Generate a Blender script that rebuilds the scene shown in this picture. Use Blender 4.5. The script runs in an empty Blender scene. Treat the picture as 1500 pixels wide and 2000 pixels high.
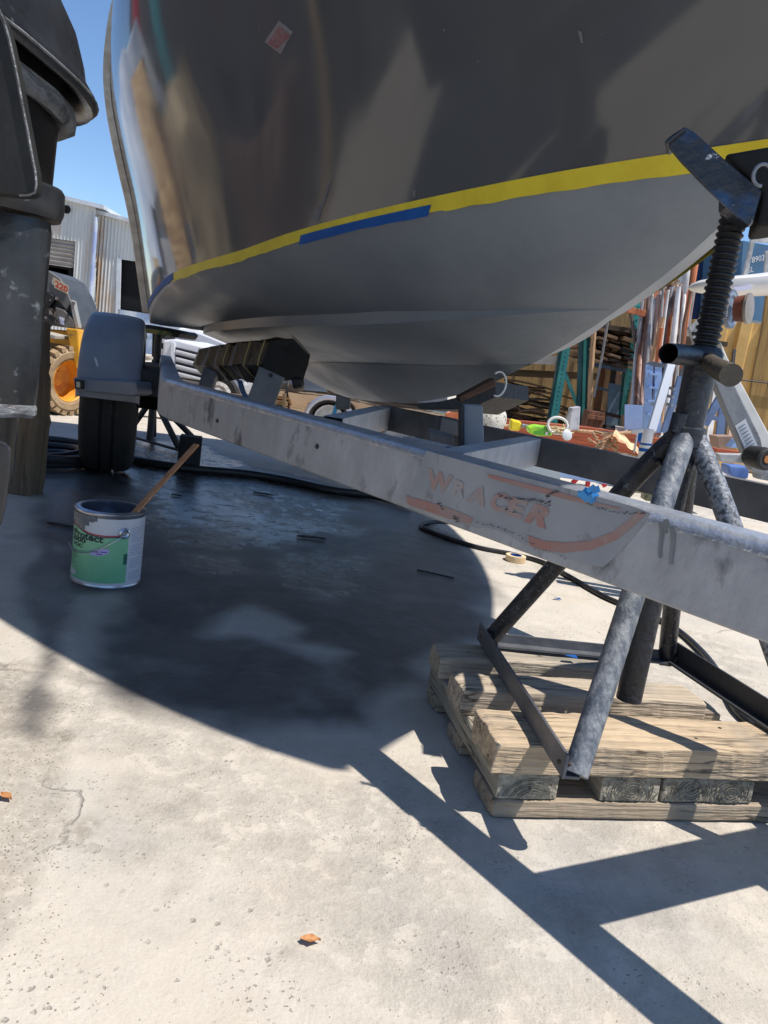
import bpy, bmesh, math, random
from math import sin, cos, tan, pi, radians, sqrt, atan2
from mathutils import Vector, Matrix, noise
random.seed(7)
sc = bpy.context.scene
COL = sc.collection
# ------------------------------------------------------------------ camera
F = 1500.; PT = radians(10.8); RL = radians(8.3); HC = .62
Fw = Vector((0, cos(PT), -sin(PT))); U0 = Vector((0, sin(PT), cos(PT))); R0 = Vector((1, 0, 0))
Rc = cos(RL)*R0+sin(RL)*U0; Uc = -sin(RL)*R0+cos(RL)*U0; CP = Vector((0, 0, HC))
cam = bpy.data.cameras.new('camera'); camo = bpy.data.objects.new('camera', cam); COL.objects.link(camo)
m = Matrix((Rc, Uc, -Fw)).transposed().to_4x4(); m.translation = CP; camo.matrix_world = m
cam.sensor_fit = 'HORIZONTAL'; cam.sensor_width = 36; cam.lens = 36*F/1500; cam.clip_start = .02; cam.clip_end = 2000
sc.camera = camo
# ------------------------------------------------------------------ sky, sun
SUN_T = .477; SH = Vector((.951, -.306))          # shadow length per metre of height, horizontal direction to the sun
EL = math.atan(1/SUN_T)
w = bpy.data.worlds.new('World'); sc.world = w; w.use_nodes = True
nt = w.node_tree; bg = nt.nodes['Background']; sk = nt.nodes.new('ShaderNodeTexSky')
sk.sky_type = 'NISHITA'; sk.sun_disc = False; sk.sun_elevation = EL; sk.sun_rotation = atan2(SH.x, SH.y)
sk.air_density = 1.0; sk.dust_density = .1; sk.ozone_density = 4.5; sk.altitude = 1200
hs = nt.nodes.new('ShaderNodeHueSaturation'); hs.inputs['Saturation'].default_value = 1.04; nt.links.new(sk.outputs[0], hs.inputs['Color']); nt.links.new(hs.outputs[0], bg.inputs[0]); bg.inputs[1].default_value = .14
sl = bpy.data.lights.new('sun', 'SUN'); sl.energy = 4.9; sl.angle = radians(.5); sl.color = (1, .94, .86)
so = bpy.data.objects.new('sun', sl); COL.objects.link(so)
sd = Vector((SH.x*cos(EL), SH.y*cos(EL), sin(EL))); so.rotation_euler = sd.to_track_quat('Z', 'Y').to_euler(); so.location = (4, -2, 8)
sc.view_settings.view_transform = 'Standard'; sc.view_settings.look = 'None'; sc.view_settings.exposure = .27; sc.view_settings.gamma = 1
# ------------------------------------------------------------------ placing by sight lines
def ray(x, y): return (Fw*F+Rc*(x-750)-Uc*(y-1000)).normalized()
def G(x, y, z=0.): d = ray(x, y); return CP+d*((z-HC)/d.z)
def W(x, y, Y): d = ray(x, y); return CP+d*(Y/d.y)
def onpl(x, y, p, n): d = ray(x, y); return CP+d*((Vector(p)-CP).dot(n)/d.dot(n))
def proj(p): q = Vector(p)-CP; z = q.dot(Fw); return 750+F*q.dot(Rc)/z, 1000-F*q.dot(Uc)/z
# ------------------------------------------------------------------ materials
def hx(r, g, b):
    f = lambda c: (c/255/12.92 if c/255 <= .04045 else ((c/255+.055)/1.055)**2.4)
    return (f(r), f(g), f(b))
def M(name, c, c2=None, sc_=8, rough=.6, metal=0, bump=0, bs=60, coat=0, detail=6, lo=.4, hi=.65, stretch=None, c3=None, sc3=30, lo3=.6, hi3=.68, r2=None, spec=.5):
    mt = bpy.data.materials.new(name); mt.use_nodes = True; n = mt.node_tree.nodes; L = mt.node_tree.links
    b = n['Principled BSDF']; b.inputs['Roughness'].default_value = rough; b.inputs['Metallic'].default_value = metal
    b.inputs['Coat Weight'].default_value = coat; b.inputs['Coat Roughness'].default_value = .08; b.inputs['Specular IOR Level'].default_value = spec
    b.inputs['Base Color'].default_value = (*c, 1)
    tc = n.new('ShaderNodeTexCoord'); mp = n.new('ShaderNodeMapping'); L.new(tc.outputs['Object'], mp.inputs[0])
    if stretch: mp.inputs['Scale'].default_value = stretch
    def nz(s, lo, hi, det=detail):
        t = n.new('ShaderNodeTexNoise'); t.inputs['Scale'].default_value = s; t.inputs['Detail'].default_value = det; t.inputs['Roughness'].default_value = .6
        L.new(mp.outputs[0], t.inputs[0]); r = n.new('ShaderNodeMapRange'); r.inputs[1].default_value = lo; r.inputs[2].default_value = hi
        L.new(t.outputs[0], r.inputs[0]); return r.outputs[0]
    def mix(f, A, B):
        x = n.new('ShaderNodeMix'); x.data_type = 'RGBA'; L.new(f, x.inputs[0])
        for i, v in ((6, A), (7, B)):
            if isinstance(v, tuple): x.inputs[i].default_value = (*v, 1)
            else: L.new(v, x.inputs[i])
        return x.outputs[2]
    if c2:
        f = nz(sc_, lo, hi); o = mix(f, c, c2)
        if r2 is not None:
            rr = n.new('ShaderNodeMapRange'); rr.inputs[3].default_value = rough; rr.inputs[4].default_value = r2; L.new(f, rr.inputs[0]); L.new(rr.outputs[0], b.inputs['Roughness'])
        if c3: o = mix(nz(sc3, lo3, hi3), o, c3)
        L.new(o, b.inputs['Base Color'])
    if bump:
        t = n.new('ShaderNodeTexNoise'); t.inputs['Scale'].default_value = bs; t.inputs['Detail'].default_value = 4; L.new(mp.outputs[0], t.inputs[0])
        bp = n.new('ShaderNodeBump'); bp.inputs['Strength'].default_value = min(1, bump); bp.inputs['Distance'].default_value = .01*max(1, bump); L.new(t.outputs[0], bp.inputs['Height']); L.new(bp.outputs[0], b.inputs['Normal'])
    return mt
def wood(name, c, c2, axis=0, s=1., c3=None):
    st = [14*s, 14*s, 14*s]; st[axis] = 1.2*s
    return M(name, c, c2, sc_=5, rough=.8, bump=.5, bs=12, stretch=tuple(st), lo=.35, hi=.65, c3=c3 or tuple(x*.45 for x in c2), sc3=7, lo3=.6, hi3=.7)
# ------------------------------------------------------------------ mesh builder
ORG = {}
def setp(o, label=None, cat=None, group=None, kind=None):
    if label: o['label'] = label
    if cat: o['category'] = cat
    if group: o['group'] = group
    if kind: o['kind'] = kind
    return o
def thing(name, label, cat, loc, group=None):
    o = bpy.data.objects.new(name, None); o.empty_display_size = .05; COL.objects.link(o); o.location = loc; ORG[o.name] = Vector(loc)
    return setp(o, label, cat, group)
def frame(d, up=(0, 0, 1)):
    d = Vector(d).normalized(); up = Vector(up)
    if abs(d.dot(up)) > .98: up = Vector((0, 1, 0))
    a = d.cross(up).normalized(); return a, a.cross(d).normalized()*1., d
class MB:
    def __init__(s): s.v = []; s.f = []; s.sharp = set(); s.sm = []
    def add(s, vs, fs, smooth=False):
        o = len(s.v); s.v += [Vector(q) for q in vs]; s.f += [[i+o for i in f] for f in fs]; s.sm += [smooth]*len(fs); return o
    def box(s, c, ex, ey, ez):      # centre and three half vectors
        c, ex, ey, ez = map(Vector, (c, ex, ey, ez)); vs = [c+i*ex+j*ey+k*ez for i in (-1, 1) for j in (-1, 1) for k in (-1, 1)]
        fs = [(0, 1, 3, 2), (4, 6, 7, 5), (0, 4, 5, 1), (2, 3, 7, 6), (0, 2, 6, 4), (1, 5, 7, 3)]
        if ex.cross(ey).dot(ez) < 0: fs = [f[::-1] for f in fs]
        s.add(vs, fs); return s
    def bar(s, a, b, wd, th, up=(0, 0, 1)):   # square-section bar a to b: width across, thickness along up
        a, b = Vector(a), Vector(b); x, u, d = frame(b-a, up); s.box((a+b)/2, (b-a)/2, x*wd/2, u*th/2); return s
    def tube(s, pts, r, seg=12, cap=True, smooth=True):
        pts = [Vector(p) for p in pts]; n = len(pts); rs = r if isinstance(r, (list, tuple)) else [r]*n
        vs = []; x0 = None
        for i, p in enumerate(pts):
            d = (pts[min(n-1, i+1)]-pts[max(0, i-1)])
            if d.length < 1e-9: d = Vector((0, 0, 1))
            d.normalize()
            if x0 is None: x0, _, _ = frame(d)
            x0 = (x0-d*x0.dot(d)).normalized(); y = d.cross(x0)
            for k in range(seg): a = 2*pi*k/seg; vs.append(p+(x0*cos(a)+y*sin(a))*rs[i])
        fs = [(i*seg+k, i*seg+(k+1) % seg, (i+1)*seg+(k+1) % seg, (i+1)*seg+k) for i in range(n-1) for k in range(seg)]
        o = s.add(vs, fs, smooth)
        if cap: s.f += [[o+k for k in range(seg)][::-1], [o+(n-1)*seg+k for k in range(seg)]]; s.sm += [False, False]
        return s
    def lathe(s, base, axis, prof, seg=32, smooth=True, cap=True):   # prof: (height, radius)
        a, u, d = frame(axis); base = Vector(base); vs = [base+d*h+(a*cos(2*pi*k/seg)+u*sin(2*pi*k/seg))*r for h, r in prof for k in range(seg)]
        n = len(prof); fs = [(i*seg+k, i*seg+(k+1) % seg, (i+1)*seg+(k+1) % seg, (i+1)*seg+k) for i in range(n-1) for k in range(seg)]
        fs = [f[::-1] for f in fs]; o = s.add(vs, fs, smooth)
        if cap: s.f += [[o+k for k in range(seg)], [o+(n-1)*seg+k for k in range(seg)][::-1]]; s.sm += [False, False]
        return s
    def prism(s, poly, ext):
        n = len(poly); poly = [Vector(p) for p in poly]; e = Vector(ext)
        s.add(poly+[p+e for p in poly], [list(range(n)), [n+i for i in range(n)][::-1]]+[(i, n+i, n+(i+1) % n, (i+1) % n) for i in range(n)]); return s
    def grid(s, rows, smooth=True, flip=False):
        m_ = len(rows[0]); fs = [(i*m_+j, i*m_+j+1, (i+1)*m_+j+1, (i+1)*m_+j) for i in range(len(rows)-1) for j in range(m_-1)]
        if flip: fs = [f[::-1] for f in fs]
        s.add([p for r in rows for p in r], fs, smooth); return s
    def build(s, name, mat, parent=None, bevel=0, fix=True, sharp=35, jig=0, js=9):
        if jig:
            s.v = [p+Vector((noise.noise(p*js), noise.noise(p*js+Vector((9, 3, 1))), noise.noise(p*js+Vector((2, 7, 5)))))*jig for p in s.v]
        root = parent
        while root is not None and root.name not in ORG and root.parent: root = root.parent
        org = ORG.get(root.name, Vector()) if root else None
        if org is None: org = Vector()
        if root is None:
            org = Vector(((min(p.x for p in s.v)+max(p.x for p in s.v))/2, (min(p.y for p in s.v)+max(p.y for p in s.v))/2, min(p.z for p in s.v)))
        me = bpy.data.meshes.new(name); me.from_pydata([tuple(p-org) for p in s.v], [], s.f)
        me.polygons.foreach_set('use_smooth', s.sm); me.update()
        if fix:
            bm = bmesh.new(); bm.from_mesh(me); bmesh.ops.recalc_face_normals(bm, faces=bm.faces)
            if sharp:
                for e in bm.edges:
                    if len(e.link_faces) == 2 and e.calc_face_angle(0) > radians(sharp): e.smooth = False
            bm.to_mesh(me); bm.free()
        me.materials.append(mat)
        o = bpy.data.objects.new(name, me); COL.objects.link(o)
        if parent: o.parent = parent
        else: o.location = org; ORG[o.name] = org
        if bevel:
            b = o.modifiers.new('b', 'BEVEL'); b.width = bevel; b.segments = 2; b.limit_method = 'ANGLE'; b.angle_limit = radians(40)
        return o
def bld(fn, name, mat, parent=None, **k):
    b = MB(); fn(b); return b.build(name, mat, parent, **k)
def pxprism(pts, Y, th, name, mat, parent=None, **k):   # outline read off the photo, standing at depth Y with a real thickness
    return MB().prism([W(x, y, Y) for x, y in pts], (0, th, 0)).build(name, mat, parent, **k)
FONT = {}
def textverts(txt, off=.0, shear=0., sub=False):
    cu = bpy.data.curves.new('t', 'FONT'); cu.body = txt; cu.offset = off; cu.shear = shear; cu.resolution_u = 3
    o = bpy.data.objects.new('t', cu); COL.objects.link(o); dg = bpy.context.evaluated_depsgraph_get(); me = bpy.data.meshes.new_from_object(o.evaluated_get(dg))
    vs = [v.co.copy() for v in me.vertices]; fs = [list(p.vertices) for p in me.polygons]; bpy.data.objects.remove(o); bpy.data.curves.remove(cu); bpy.data.meshes.remove(me)
    x0, x1 = min(v.x for v in vs), max(v.x for v in vs); y0, y1 = min(v.y for v in vs), max(v.y for v in vs)
    return [((v.x-x0)/(x1-x0), (v.y-y0)/(y1-y0)) for v in vs], fs
def textquad(b, txt, q, **k):    # q: bottom-left, bottom-right, top-right, top-left in space
    q = [Vector(p) for p in q]; uv, fs = textverts(txt, **k)
    b.add([(q[0]*(1-a)+q[1]*a)*(1-t)+(q[3]*(1-a)+q[2]*a)*t for a, t in uv], fs); return b
def ip(tab, x):
    if x <= tab[0][0]: (a, b), (c, d) = tab[0], tab[1]
    elif x >= tab[-1][0]: (a, b), (c, d) = tab[-2], tab[-1]
    else:
        for (a, b), (c, d) in zip(tab, tab[1:]):
            if a <= x <= c: break
        i = tab.index((a, b)); m0 = (d-b)/(c-a) if i == 0 else (d-tab[i-1][1])/(c-tab[i-1][0]); m1 = (d-b)/(c-a) if i+2 >= len(tab) else (tab[i+2][1]-b)/(tab[i+2][0]-a)
        h = c-a; t = (x-a)/h; return (2*t**3-3*t*t+1)*b+(t**3-2*t*t+t)*h*m0+(-2*t**3+3*t*t)*d+(t**3-t*t)*h*m1
    return b+(d-b)*(x-a)/(c-a)
def curve(pts, n=8):             # smooth curve through points
    pts = [Vector(p) for p in pts]; out = []
    for i in range(len(pts)-1):
        p0 = pts[max(0, i-1)]; p1 = pts[i]; p2 = pts[i+1]; p3 = pts[min(len(pts)-1, i+2)]
        for k in range(n):
            t = k/n; out.append(.5*((2*p1)+(p2-p0)*t+(2*p0-5*p1+4*p2-p3)*t*t+(3*p1-p0-3*p2+p3)*t**3))
    return out+[pts[-1]]
def inpoly(x, y, P):
    c = False; j = len(P)-1
    for i in range(len(P)):
        if (P[i][1] > y) != (P[j][1] > y) and x < (P[j][0]-P[i][0])*(y-P[i][1])/(P[j][1]-P[i][1])+P[i][0]: c = not c
        j = i
    return c
def dpoly(x, y, P):
    best = 9
    for i in range(len(P)):
        a = P[i-1]; b = P[i]; dx, dy = b[0]-a[0], b[1]-a[1]; t = max(0, min(1, ((x-a[0])*dx+(y-a[1])*dy)/(dx*dx+dy*dy+1e-9)))
        best = min(best, math.hypot(x-a[0]-t*dx, y-a[1]-t*dy))
    return best if inpoly(x, y, P) else -best
#@@GROUND
# ================================================================== ground
WET = [G(*p)[:2] for p in ((80, 905), (60, 1000), (75, 1060), (95, 1180), (150, 1290), (235, 1345), (330, 1395), (430, 1432), (540, 1440), (690, 1420), (780, 1395), (850, 1330), (930, 1230), (960, 1150), (905, 1060), (800, 1000), (690, 960), (560, 925), (470, 905), (400, 868), (330, 850), (250, 850), (130, 870))]
DAMP = [G(*p)[:2] for p in ((95, 1000), (60, 1100), (45, 1230), (60, 1300), (30, 1420), (75, 1440), (100, 1330), (140, 1290), (150, 1200), (140, 1100))]
DRYI = [[G(*p)[:2] for p in q] for q in (((440, 1195), (500, 1180), (585, 1225), (570, 1245), (430, 1235)), ((540, 1255), (620, 1255), (700, 1275), (640, 1290)), ((740, 1390), (800, 1340), (860, 1400), (870, 1460), (760, 1470)), ((20, 1120), (70, 1080), (60, 1230), (0, 1180)), ((130, 1165), (230, 1160), (190, 1280), (150, 1270)))]
PUD = [[G(*p)[:2] for p in q] for q in (((300, 925), (420, 915), (560, 945), (690, 985), (700, 1030), (600, 1060), (440, 1075), (330, 1060), (280, 1010), (270, 950)), ((110, 905), (330, 905), (300, 940), (150, 935)), ((250, 860), (420, 870), (520, 915), (300, 915)), ((560, 1080), (700, 1090), (690, 1150), (560, 1140)), ((380, 1085), (440, 1085), (450, 1115), (385, 1115)))]
GR = [([G(*p)[:2] for p in q], k_) for q, k_ in ((((-60, 1290), (70, 1290), (95, 1380), (130, 1480), (120, 1580), (60, 1690), (40, 1800), (-60, 1900)), .75), (((103, 1432), (122, 1424), (138, 1434), (130, 1446), (112, 1452)), 1.5), (((308, 1528), (380, 1504), (382, 1512), (312, 1532)), .7), (((310, 1580), (394, 1546), (392, 1556), (316, 1584)), .7),
   (((190, 1560), (250, 1500), (300, 1560), (330, 1640), (290, 1700), (220, 1690), (185, 1640)), .38), (((142, 1632), (172, 1606), (160, 1634), (146, 1642)), 1.), (((590, 1740), (604, 1790), (590, 1850), (540, 1880), (520, 1900), (560, 1850), (580, 1800)), .8), (((320, 1750), (362, 1722), (350, 1745), (330, 1758)), 1.1),
   (((1115, 1780), (1140, 1775), (1165, 1800), (1155, 1850), (1140, 1845), (1120, 1800)), .7), (((590, 1780), (610, 1830), (600, 1870), (585, 1860)), .5), (((560, 1660), (900, 1640), (1050, 1800), (800, 1960), (560, 1900)), .12), (((50, 1700), (330, 1660), (420, 1800), (200, 1950), (30, 1900)), .16), (((470, 1460), (520, 1452), (525, 1466), (480, 1472)), .6), (((160, 1462), (180, 1464), (176, 1474), (160, 1472)), .8), (((600, 1500), (1000, 1650), (1000, 1720), (640, 1560)), .14), (((740, 1110), (900, 1130), (880, 1160), (760, 1140)), .3))]
gm = bpy.data.meshes.new('ground'); vs = []; fs = []; wet = []; pud = []; gri = []
NX, NY, gx0, gy0, gs = 330, 400, -2.4, .45, .013
for j in range(NY+1):
    for i in range(NX+1):
        x = gx0+i*gs; y = gy0+j*gs; n1 = noise.noise((x*4, y*4, 0))*.10+noise.noise((x*14, y*14, 3))*.035+noise.noise((x*40, y*40, 5))*.012
        d = dpoly(x, y, WET); a = max(0, min(1, (d+n1*.8)/.10+.5)) if d > -.3 else 0
        for Q in DRYI:
            e = dpoly(x, y, Q)
            if e > -.15: a *= 1-.75*max(0, min(1, (e+n1*.5)/.06+.6))
        e = dpoly(x, y, DAMP)
        if e > -.15: a = max(a, .85*max(0, min(1, (e+n1*.35)/.03+.5)))
        pd = 0
        for Q in PUD:
            e = dpoly(x, y, Q)
            if e > -.4: pd = max(pd, max(0, min(1, (e+n1*1.6)/.12+.5)))
        g_ = 0
        if y < 2.1:
            for Q, k_ in GR:
                e = dpoly(x, y, Q)
                if e > -.08: g_ = max(g_, k_*max(0, min(1, (e+n1*.28)/.02+.5)))
        vs.append((x, y, 0)); wet.append(a); pud.append(pd*a); gri.append(g_)
fs = [(j*(NX+1)+i, j*(NX+1)+i+1, (j+1)*(NX+1)+i+1, (j+1)*(NX+1)+i) for j in range(NY) for i in range(NX)]
x0, x1, y0, y1 = gx0, gx0+NX*gs, gy0, gy0+NY*gs; B = 400; n0 = len(vs)
vs += [(-B, -B, 0), (B, -B, 0), (B, B, 0), (-B, B, 0)]; wet += [0]*4; pud += [0]*4; gri += [0]*4
A_, B_, C_, D_ = 0, NX, NY*(NX+1)+NX, NY*(NX+1)
fs += [[n0, n0+1]+list(range(NX, -1, -1)), [n0+1, n0+2]+[j*(NX+1)+NX for j in range(NY, -1, -1)], [n0+2, n0+3]+[NY*(NX+1)+i for i in range(0, NX+1)], [n0+3, n0]+[j*(NX+1) for j in range(0, NY+1)]]
gm.from_pydata(vs, [], fs); gm.update()
for nm, dat in (('wet', wet), ('puddle', pud), ('grime', gri)):
    at = gm.attributes.new(nm, 'FLOAT', 'POINT'); at.data.foreach_set('value', dat)
go = bpy.data.objects.new('ground', gm); COL.objects.link(go); setp(go, kind='structure')
mt = bpy.data.materials.new('concrete'); mt.use_nodes = True; n = mt.node_tree.nodes; L = mt.node_tree.links; b = n['Principled BSDF']
tc = n.new('ShaderNodeTexCoord')
def nz(s, det=5, lo=0, hi=1, rg=.6, off=None):
    t = n.new('ShaderNodeTexNoise'); t.inputs['Scale'].default_value = s; t.inputs['Detail'].default_value = det; t.inputs['Roughness'].default_value = rg
    if off:
        mp = n.new('ShaderNodeMapping'); mp.inputs[1].default_value = off; L.new(tc.outputs['Object'], mp.inputs[0]); L.new(mp.outputs[0], t.inputs[0])
    else: L.new(tc.outputs['Object'], t.inputs[0])
    r = n.new('ShaderNodeMapRange'); r.inputs[1].default_value = lo; r.inputs[2].default_value = hi; L.new(t.outputs[0], r.inputs[0]); return r.outputs[0]
def mx(f, A, Bc, mode='MIX'):
    x = n.new('ShaderNodeMix'); x.data_type = 'RGBA'; x.blend_type = mode
    for i, v in ((0, f), (6, A), (7, Bc)):
        if isinstance(v, tuple): x.inputs[i].default_value = (*v, 1)
        elif isinstance(v, (int, float)): x.inputs[i].default_value = v
        else: L.new(v, x.inputs[i])
    return x.outputs[2]
def mth(op, a, b_=0.):
    x = n.new('ShaderNodeMath'); x.operation = op
    for i, v in ((0, a), (1, b_)):
        if isinstance(v, (int, float)): x.inputs[i].default_value = v
        else: L.new(v, x.inputs[i])
    return x.outputs[0]
col = mx(nz(1.3, 6, .35, .65), (.56, .505, .42), (.49, .45, .385))
col = mx(nz(5, 8, .42, .62, .7), col, (.58, .53, .45))
col = mx(mth('MULTIPLY', nz(2.2, 6, .52, .72, .65, (5, 2, 0)), .45), col, (.33, .335, .34))
col = mx(mth('MULTIPLY', nz(3.1, 5, .55, .75, .6, (15, 7, 0)), .5), col, (.50, .40, .30))
# pits: small dark specks
vo = n.new('ShaderNodeTexVoronoi'); vo.inputs['Scale'].default_value = 130; dn = n.new('ShaderNodeTexNoise'); dn.inputs['Scale'].default_value = 200; L.new(tc.outputs['Object'], dn.inputs[0]); dv = n.new('ShaderNodeVectorMath'); dv.operation = 'MULTIPLY_ADD'; L.new(dn.outputs['Color'], dv.inputs[0]); dv.inputs[1].default_value = (.008, .008, 0); L.new(tc.outputs['Object'], dv.inputs[2]); L.new(dv.outputs[0], vo.inputs[0])
pit = n.new('ShaderNodeMapRange'); pit.inputs[1].default_value = .26; pit.inputs[2].default_value = .12; L.new(vo.outputs['Distance'], pit.inputs[0])
vo2 = n.new('ShaderNodeTexVoronoi'); vo2.inputs['Scale'].default_value = 45; L.new(dv.outputs[0], vo2.inputs[0])
pit2 = n.new('ShaderNodeMapRange'); pit2.inputs[1].default_value = .17; pit2.inputs[2].default_value = .09; L.new(vo2.outputs['Distance'], pit2.inputs[0])
pm = mth('MULTIPLY', pit.outputs[0], nz(9, 4, .50, .6, .6, (3, 3, 3))); pm2 = mth('MULTIPLY', pit2.outputs[0], nz(4, 4, .5, .6, .6, (8, 3, 3)))
pits = mth('MAXIMUM', pm, pm2)
col = mx(mth('MULTIPLY', pits, .55), col, (.20, .18, .155))
grit = nz(260, 3, .3, .75, .7); col = mx(mth('MULTIPLY', grit, .28), col, (.30, .27, .23))
# hairline cracks
wn = nz(3, 4, 0, 1); vc = n.new('ShaderNodeTexVoronoi'); vc.feature = 'DISTANCE_TO_EDGE'; vc.inputs['Scale'].default_value = 1.1
va = n.new('ShaderNodeVectorMath'); va.operation = 'MULTIPLY_ADD'; tn = n.new('ShaderNodeTexNoise'); tn.inputs['Scale'].default_value = 5; tn.inputs['Detail'].default_value = 6; L.new(tc.outputs['Object'], tn.inputs[0])
L.new(tn.outputs['Color'], va.inputs[0]); va.inputs[1].default_value = (.35, .35, 0); L.new(tc.outputs['Object'], va.inputs[2]); L.new(va.outputs[0], vc.inputs[0])
cr = n.new('ShaderNodeMapRange'); cr.inputs[1].default_value = .006; cr.inputs[2].default_value = .0015; L.new(vc.outputs['Distance'], cr.inputs[0])
crk = mth('MULTIPLY', cr.outputs[0], nz(2.3, 3, .50, .6, .6, (1, 9, 0)))
col = mx(mth('MULTIPLY', crk, .45), col, (.17, .15, .13))
ag = n.new('ShaderNodeAttribute'); ag.attribute_name = 'grime'
col = mx(mth('MULTIPLY', nz(16, 8, .50, .60, .75, (2, 5, 0)), mth('MULTIPLY', nz(1.7, 3, .42, .58, .5, (6, 1, 0)), .33)), col, (.30, .27, .23))
col = mx(mth('MULTIPLY', mth('MULTIPLY', ag.outputs['Fac'], .55), nz(60, 6, .32, .55, .75)), col, (.17, .145, .11))
aw = n.new('ShaderNodeAttribute'); aw.attribute_name = 'wet'; ap = n.new('ShaderNodeAttribute'); ap.attribute_name = 'puddle'
wetn = mth('MULTIPLY', aw.outputs['Fac'], nz(6, 5, -.3, .5))
wcol = mx(nz(7, 6, .35, .65, .65, (4, 4, 0)), (.062, .057, .054), (.125, .115, .105))
wcol = mx(mth('MULTIPLY', grit, .4), wcol, (.05, .05, .055))
col = mx(wetn, col, wcol)
L.new(col, b.inputs['Base Color'])
rgh = mth('SUBTRACT', mth('SUBTRACT', .9, mth('MULTIPLY', wetn, .50)), mth('MULTIPLY', mth('MULTIPLY', ap.outputs['Fac'], nz(18, 6, .34, .62, .7)), .44)); rgh = mth('MAXIMUM', rgh, .045)
L.new(rgh, b.inputs['Roughness']); b.inputs['Specular IOR Level'].default_value = .5
hgt = mth('ADD', mth('MULTIPLY', nz(38, 8, 0, 1, .7), .5), mth('MULTIPLY', nz(170, 3, 0, 1), .16)); hgt = mth('SUBTRACT', hgt, mth('MULTIPLY', pits, .35)); hgt = mth('SUBTRACT', hgt, mth('MULTIPLY', crk, .5)); hgt = mth('ADD', hgt, mth('MULTIPLY', nz(7, 4, 0, 1), .8))
hgt = mth('ADD', hgt, mth('MULTIPLY', nz(16, 8, .45, .65, .75, (2, 5, 0)), mth('MULTIPLY', nz(1.7, 3, .42, .58, .5, (6, 1, 0)), -.5)))
hgt = mth('MULTIPLY', hgt, mth('SUBTRACT', 1, mth('MULTIPLY', wetn, .55)))
bp = n.new('ShaderNodeBump'); bp.inputs['Distance'].default_value = .007; bp.inputs['Strength'].default_value = .75; L.new(hgt, bp.inputs['Height']); L.new(bp.outputs[0], b.inputs['Normal'])
gm.materials.append(mt)
#@@BOAT
# ================================================================== boat on the trailer
CT = Vector((-.35, 4.5)); AX = Vector((.302, -.953)); NN = Vector((-.953, -.302))
def BW(u, v, z): p = CT+AX*u+NN*v; return Vector((p.x, p.y, z))
KEEL = [(0, .405), (.43, .419), (1.15, .463), (1.6, .516), (1.93, .57), (2.16, .627), (2.4, .705), (2.62, .80), (2.85, .915), (3.05, 1.007), (3.2, 1.09), (3.4, 1.32), (3.66, 1.62), (3.97, 2.03)]
CHZ = [(0, .655), (.58, .752), (1.02, .816), (1.52, .862), (2.04, .916), (2.36, .955), (2.59, .985), (2.79, 1.012), (3.07, 1.045), (3.15, 1.065)]
TPZ = [(0, .735), (.5, .79), (1.07, .857), (1.75, .907), (2.08, .95), (2.6, 1.015), (2.81, 1.043), (3.08, 1.08), (3.23, 1.11)]
S1Z = [(0, .640), (.74, .668), (1.45, .704), (1.92, .728), (2.34, .769), (2.66, .812)]
S2Z = [(0, .522), (.7, .566), (1.57, .617), (2.0, .645), (2.3, .675)]
def bf(s, B, p, q): return B*max(0., 1-min(1., max(0., s))**p)**q
def l_keel(s): u = 3.2*s; return u, 0, ip(KEEL, u)
def l_s2(s, up=0): e = 2.35; u = e*s; return u, bf(s, .345, 2, .9)+.006*up*(1-s)**.5, min(ip(S2Z, u), 9)+.016*up*(1-s)
def l_s1(s, up=0): e = 2.74; u = e*s; return u, bf(s, .80, 1.9, .87)+.012*up*min(1, (1-s)*5), ip(S1Z, u)+.036*up*min(1, (1-s)*4)
def l_ch(s): u = 3.2*s; return u, bf(s, 1.08, 2.05, .85), ip(CHZ, u)
TRV = [(.655, 1.09), (.74, 1.107), (1.158, 1.2), (1.44, 1.285), (1.65, 1.34), (1.81, 1.358), (2.02, 1.347), (2.18, 1.315)]
def l_side(s, f, port=False):
    zc = ip(CHZ, 3.2*s); vc = bf(s, 1.08, 2.05, .85); zs = 2.2-.4*s; vs_ = bf(s, 1.315, 2.7, .85)*((.70+.32*s) if port else 1)
    z = zc+(zs-zc)*f; ze = 1.09+(1.8-1.09)*f
    ue = 3.2+ip([(1.09, 0), (1.3, .22), (1.55, .45), (1.8, .65)], ze)
    gT = (ip(TRV, .655+(2.18-.655)*f)-1.09)/(1.315-1.09); w_ = max(0, min(1, s/.55))**1.2; g = (1-w_)*gT+w_*(max(0, f)**1.7)
    if port: g = f
    return ue*s, vc+(vs_-vc)*g, z
def ftape(s): u = 3.2*s; zc = ip(CHZ, u); return (ip(TPZ, u*1.0)-zc)/(2.2-.4*s-zc)
def mirror(t): return (t[0], -t[1], t[2])
def portn(t, f=0.): k = .62+.38*min(1, max(0, f)); return (t[0], -t[1]*k, t[2])
NS = 72
boat = thing('boat', 'dark grey powerboat hull on a trailer with yellow masking tape along its waterline', 'boat', BW(1.6, 0, .4))
m_top = M('dark_grey_gloss', (.082, .086, .092), (.090, .093, .098), sc_=3, rough=.07, bump=.10, bs=1.8, r2=.12, spec=.6, detail=3)
m_bot = M('grey_primer', (.205, .24, .285), (.23, .265, .31), sc_=2.5, rough=.34, bump=.12, bs=45, r2=.5, c3=(.18, .21, .25), sc3=7, lo3=.5, hi3=.8)
m_ytape = M('yellow_tape', (.72, .58, .03), (.62, .48, .02), sc_=12, rough=.5, bump=.2, bs=25)
m_btape = M('blue_tape', (.006, .075, .30), (.008, .10, .36), sc_=14, rough=.6, spec=.25, bump=.2, bs=25)
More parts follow.
